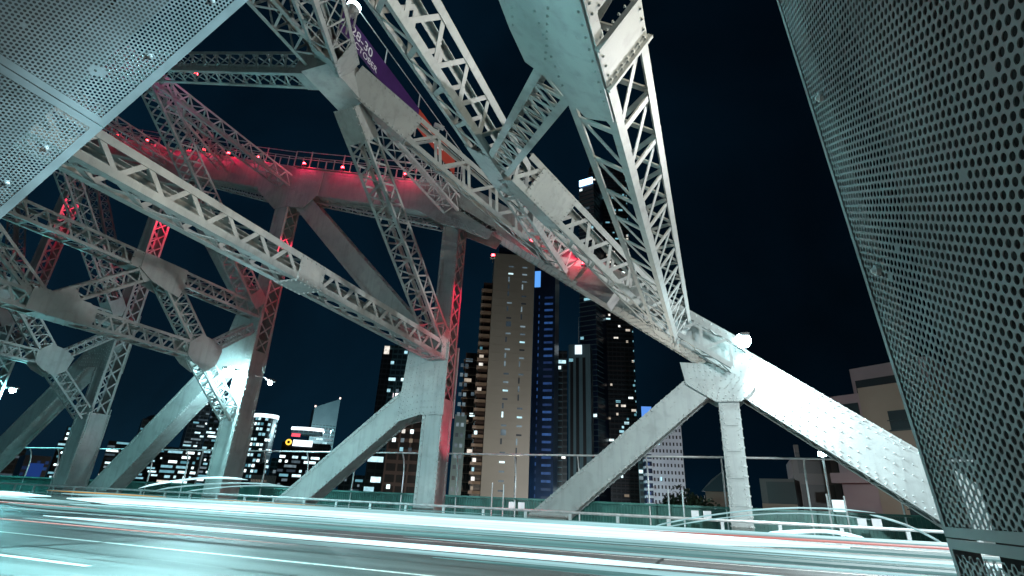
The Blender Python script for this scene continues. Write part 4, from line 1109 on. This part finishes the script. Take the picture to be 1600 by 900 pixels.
# 16 white apartment tower
t = Tower(1020, 1070, 650, 250, 'apartment_tower', 'white apartment tower with a grid of small square windows, right of the dark skyscraper', M['fac_white'], turn=-10, depth=14)
b = MB()
nc = 9
for f in range(int(t.h / 3.0)):
    z = f * 3.0
    if z + t.o[2] < -5: continue
    for k in range(nc):
        b.abox(t.w * (k + 0.3) / nc, t.w * (k + 0.72) / nc, -0.05, 0.02, z + 0.9, z + 2.3)
tag(b.build('dark_window', M['hole'], t.root), kind='stuff')
t.rows(3.0, t.w / nc, 0.06, ['win_cool', 'win_dim'], run=1, ww=0.5)
b = MB()
for f in range(int(t.h / 3.0)):
    if f * 3 + t.o[2] > -5: b.abox(-3.2, 0.02, -0.8, 6, f * 3.0, f * 3.0 + 1.0)
b.build('balcony', M['fac_white'], t.root)
t.block('blue_side', -3.0, -0.05, 0.2, 8, 0, t.h - 2, M['fac_blue'])
for f in range(8, int(t.h / 3.0)): t.win(-2.6, f * 3 + 1.2, 1.5, 1.2, 'win_blue', y=0.15)
t.block('crown', -3.4, 1.0, -0.2, 0.4, t.h - 1, t.h + 4, emit_mat('blue_crown', (0.12, 0.35, 1.0), 0.9, False))
t.finish()
t = Tower(998, 1018, 700, 300, 'apartment_block', 'blue grey block between the skyscraper and the white tower', M['fac_teal'], depth=12); t.rows(3.2, 2.4, 0.15, ['win_cool', 'win_dim']); t.finish()
# 17 pink and tan apartment house near the bridge
t = Tower(1368, 1475, 600, 46, 'apartment_house', 'tan rendered apartment house with pink stepped terraces behind the end chord', M['fac_tan'], turn=24, depth=9)
s_ = t.h
t.block('stair_tower', -1.3, 4.0, 2.0, 8, 0, s_ + 2.0, M['fac_pink'])
t.block('terrace_opening', -1.0, 3.4, 1.92, 2.02, s_ - 0.9, s_ + 1.0, M['hole'])
t.block('terrace_block', -2.6, -0.05, 0.3, 6, 0, s_ - 0.3, M['fac_pink'])
t.block('terrace_opening', -2.2, -0.3, 0.22, 0.32, s_ - 3.2, s_ - 1.0, M['hole'])
for k in range(6):
    z = s_ - 3.2 - k * 2.9
    for x in (1.7, 4.4):
        t.block('dark_window', x, x + 1.5, -0.03, 0.05, z, z + 1.3, M['hole'])
        b = MB(); b.abox(x - 0.1, x + 1.6, -0.1, -0.02, z - 0.1, z); b.abox(x - 0.1, x + 1.6, -0.12, -0.08, z + 0.6, z + 0.66)
        b.build('window_guard', M['black'], t.root)
    t.block('balcony', -2.9, -0.06, -0.5, 0.3, z - 0.6, z + 0.1, M['fac_pink'])
t.finish()
# 18 low houses and shed right of the short column
t = Tower(1240, 1330, 716, 62, 'brick_house', 'dark red brick house below the end chord with a lit window', M['fac_brown'], turn=-6, depth=9)
t.win(t.w * 0.55, t.h - 5, 1.6, 1.2, 'win_cool'); t.win(t.w * 0.6, t.h - 8.5, 1.6, 1.6, 'win_dim'); t.win(t.w * 0.85, t.h - 7, 2.2, 0.7, 'win_blue')
t.block('chimney', t.w * 0.12, t.w * 0.2, 2, 3, t.h, t.h + 1.5, M['fac_brown']); t.finish()
t = Tower(1186, 1240, 748, 58, 'shed', 'long low dark shed with a pale wall beside the short column', M['fac_brown'], turn=8, depth=8)
t.block('pale_wall', 0, t.w, -0.08, -0.01, 0, t.h - 2.2, M['fac_tan']); t.finish()
t = Tower(1100, 1134, 768, 75, 'gabled_house', 'pale gabled house with a blue grey roof left of the short column', M['fac_tan'], turn=12, depth=8)
b = MB(); b.add([(-0.4, -0.4, t.h), (t.w + 0.4, -0.4, t.h), (t.w + 0.4, 8.4, t.h), (-0.4, 8.4, t.h), (t.w * 0.0, 4, t.h + 1.6), (t.w + 0.4, 4, t.h + 3.8)],
              [(0, 1, 5, 4), (2, 3, 4, 5), (1, 2, 5), (3, 0, 4), (3, 2, 1, 0)])
b.build('roof', M['fac_grey'], t.root); t.win(t.w * 0.2, t.h - 3, 0.8, 1.2, 'win_cool'); t.finish()
fl = Tower(1288, 1294, 712, 40, 'floodlight', 'small glaring white floodlight on a mast below the end chord', None, cat='floodlight', base=-20)
b = MB(); b.tube([(0.1, 0, 0), (0.1, 0, fl.h)], 0.07, 8); b.build('mast', M['galv'], fl.root)
b = MB(); b.box(A(0.1, -0.1, fl.h + 0.1), A(0.22, 0, 0), A(0, 0.08, 0), A(0, 0, 0.14)); b.build('lens', M['lampglow'], fl.root)

# lamps down in the streets that wash the pale facades
def street_flood(xp, yp, rm, z, power, col, label):
    d = ray(xp, yp); d = nrm(A(d[0], d[1], 0)) * rm
    t = empty('area_lamp', (d[0], d[1], GZ)); tag(t, label, 'street lamp', 'lamps in the streets below the bridge')
    b = MB(); b.tube([(0, 0, 0), (0, 0, z - GZ)], [0.14, 0.08], 8); b.build('pole', M['galv'], t)
    b = MB(); b.box(A(0, 0, z - GZ + 0.1), A(0.4, 0, 0), A(0, 0.2, 0), A(0, 0, 0.08)); b.build('housing', M['black'], t)
    point(t, (0, 0, z - GZ - 0.25), col, power, 0.3)
street_flood(800, 745, 120, -10, 90000, (1.0, 0.95, 0.80), 'street lamp in front of the beige tower')
street_flood(1045, 745, 170, -8, 110000, (0.82, 0.86, 1.0), 'street lamp in front of the white tower')
street_flood(1330, 745, 32, -9, 1500, (1.0, 0.48, 0.42), 'street lamp in front of the tan house')
street_flood(505, 745, 445, 45, 330000, (0.6, 0.92, 1.0), 'added high lamp in front of the slanting roofed tower')  # added on a very tall pole to light the dark tower front
street_flood(905, 745, 230, -8, 60000, (0.5, 0.9, 1.0), 'street lamp in front of the grey slab tower')

# a dark tree before the white tower
def tree(xp, yp, rm, h, rad, label):
    d = ray(xp, 745); d = nrm(A(d[0], d[1], 0)) * rm
    zt = rm * (ray(xp, yp)[2] / math.hypot(ray(xp, yp)[0], ray(xp, yp)[1]))
    t = empty('tree', (d[0], d[1], GZ)); tag(t, label, 'tree', 'dark trees by the river')
    H = zt - GZ
    b = MB(); b.tube([(0, 0, 0), (0.1, 0, H * 0.5), (0.3, 0.2, H * 0.8)], [0.5, 0.35, 0.15], 8)
    for k in range(7):
        a_ = k * 0.9; b.tube([(0.1, 0, H * 0.55), (math.cos(a_) * rad * 0.7, math.sin(a_) * rad * 0.7, H * 0.75)], [0.16, 0.05], 6)
    b.build('trunk', M['black'], t)
    c = MB()
    for k in range(2600):
        u = np.random.default_rng(k + int(xp)).normal(size=3); u = nrm(u) * (random.random() ** 0.4)
        lump = 0.82 + 0.28 * math.sin(5 * u[0] + 3 * u[2]) * math.cos(4 * u[1])
        p = A(u[0] * rad * lump, u[1] * rad * lump, H - h / 2 + u[2] * h / 2 * lump)
        e1_ = nrm(np.random.default_rng(k).normal(size=3)); e2_ = nrm(np.cross(e1_, u + 0.01)); s_ = random.uniform(0.15, 0.32)
        c.add([p - e1_ * s_, p + e2_ * s_ * 0.6, p + e1_ * s_, p - e2_ * s_ * 0.6], [(0, 1, 2, 3)])
    c.build('crown', M['leaf'], t)
M['leaf'] = noise_mat('leaves', (0.03, 0.05, 0.03), (0.06, 0.09, 0.05), 1.5, 0.6)
tree(1075, 758, 66, 6.5, 4.6, 'dark rounded tree before the white tower')
tree(1050, 772, 62, 4.5, 2.6, 'small dark tree at the foot of the white tower')

# pairs of slim posts and small notice boards on the far footpath
for x in (-10.9 + 2.2, -1.75, 3.35):
    t = empty('sign_post', (x, 21.2, DECK + 0.14))
    tag(t, {-8.7: 'pair of slim posts with pale notices right of the tall riveted column', -1.75: 'pair of slim posts with pale notices left of the short column', 3.35: 'pair of slim posts with pale notices right of the short column'}[round(x, 2)], 'sign post', 'notice posts on the far footpath')
    b = MB(); b.tube([(0, 0, 0), (0, 0, 1.75)], 0.03, 8); b.build('post', M['galv'], t)
    b = MB(); b.tube([(0.5, 0, 0), (0.5, 0, 1.7)], 0.03, 8); b.build('post', M['galv'], t)
    b = MB(); b.abox(0.75, 1.0, -0.02, 0.0, 0.75, 1.05); b.build('notice', M['white_or'] if 'white_or' in M else M['white_print'], t)
    b = MB(); b.abox(1.15, 1.42, -0.02, 0.0, 0.75, 1.05); b.build('notice', M['white_print'], t)
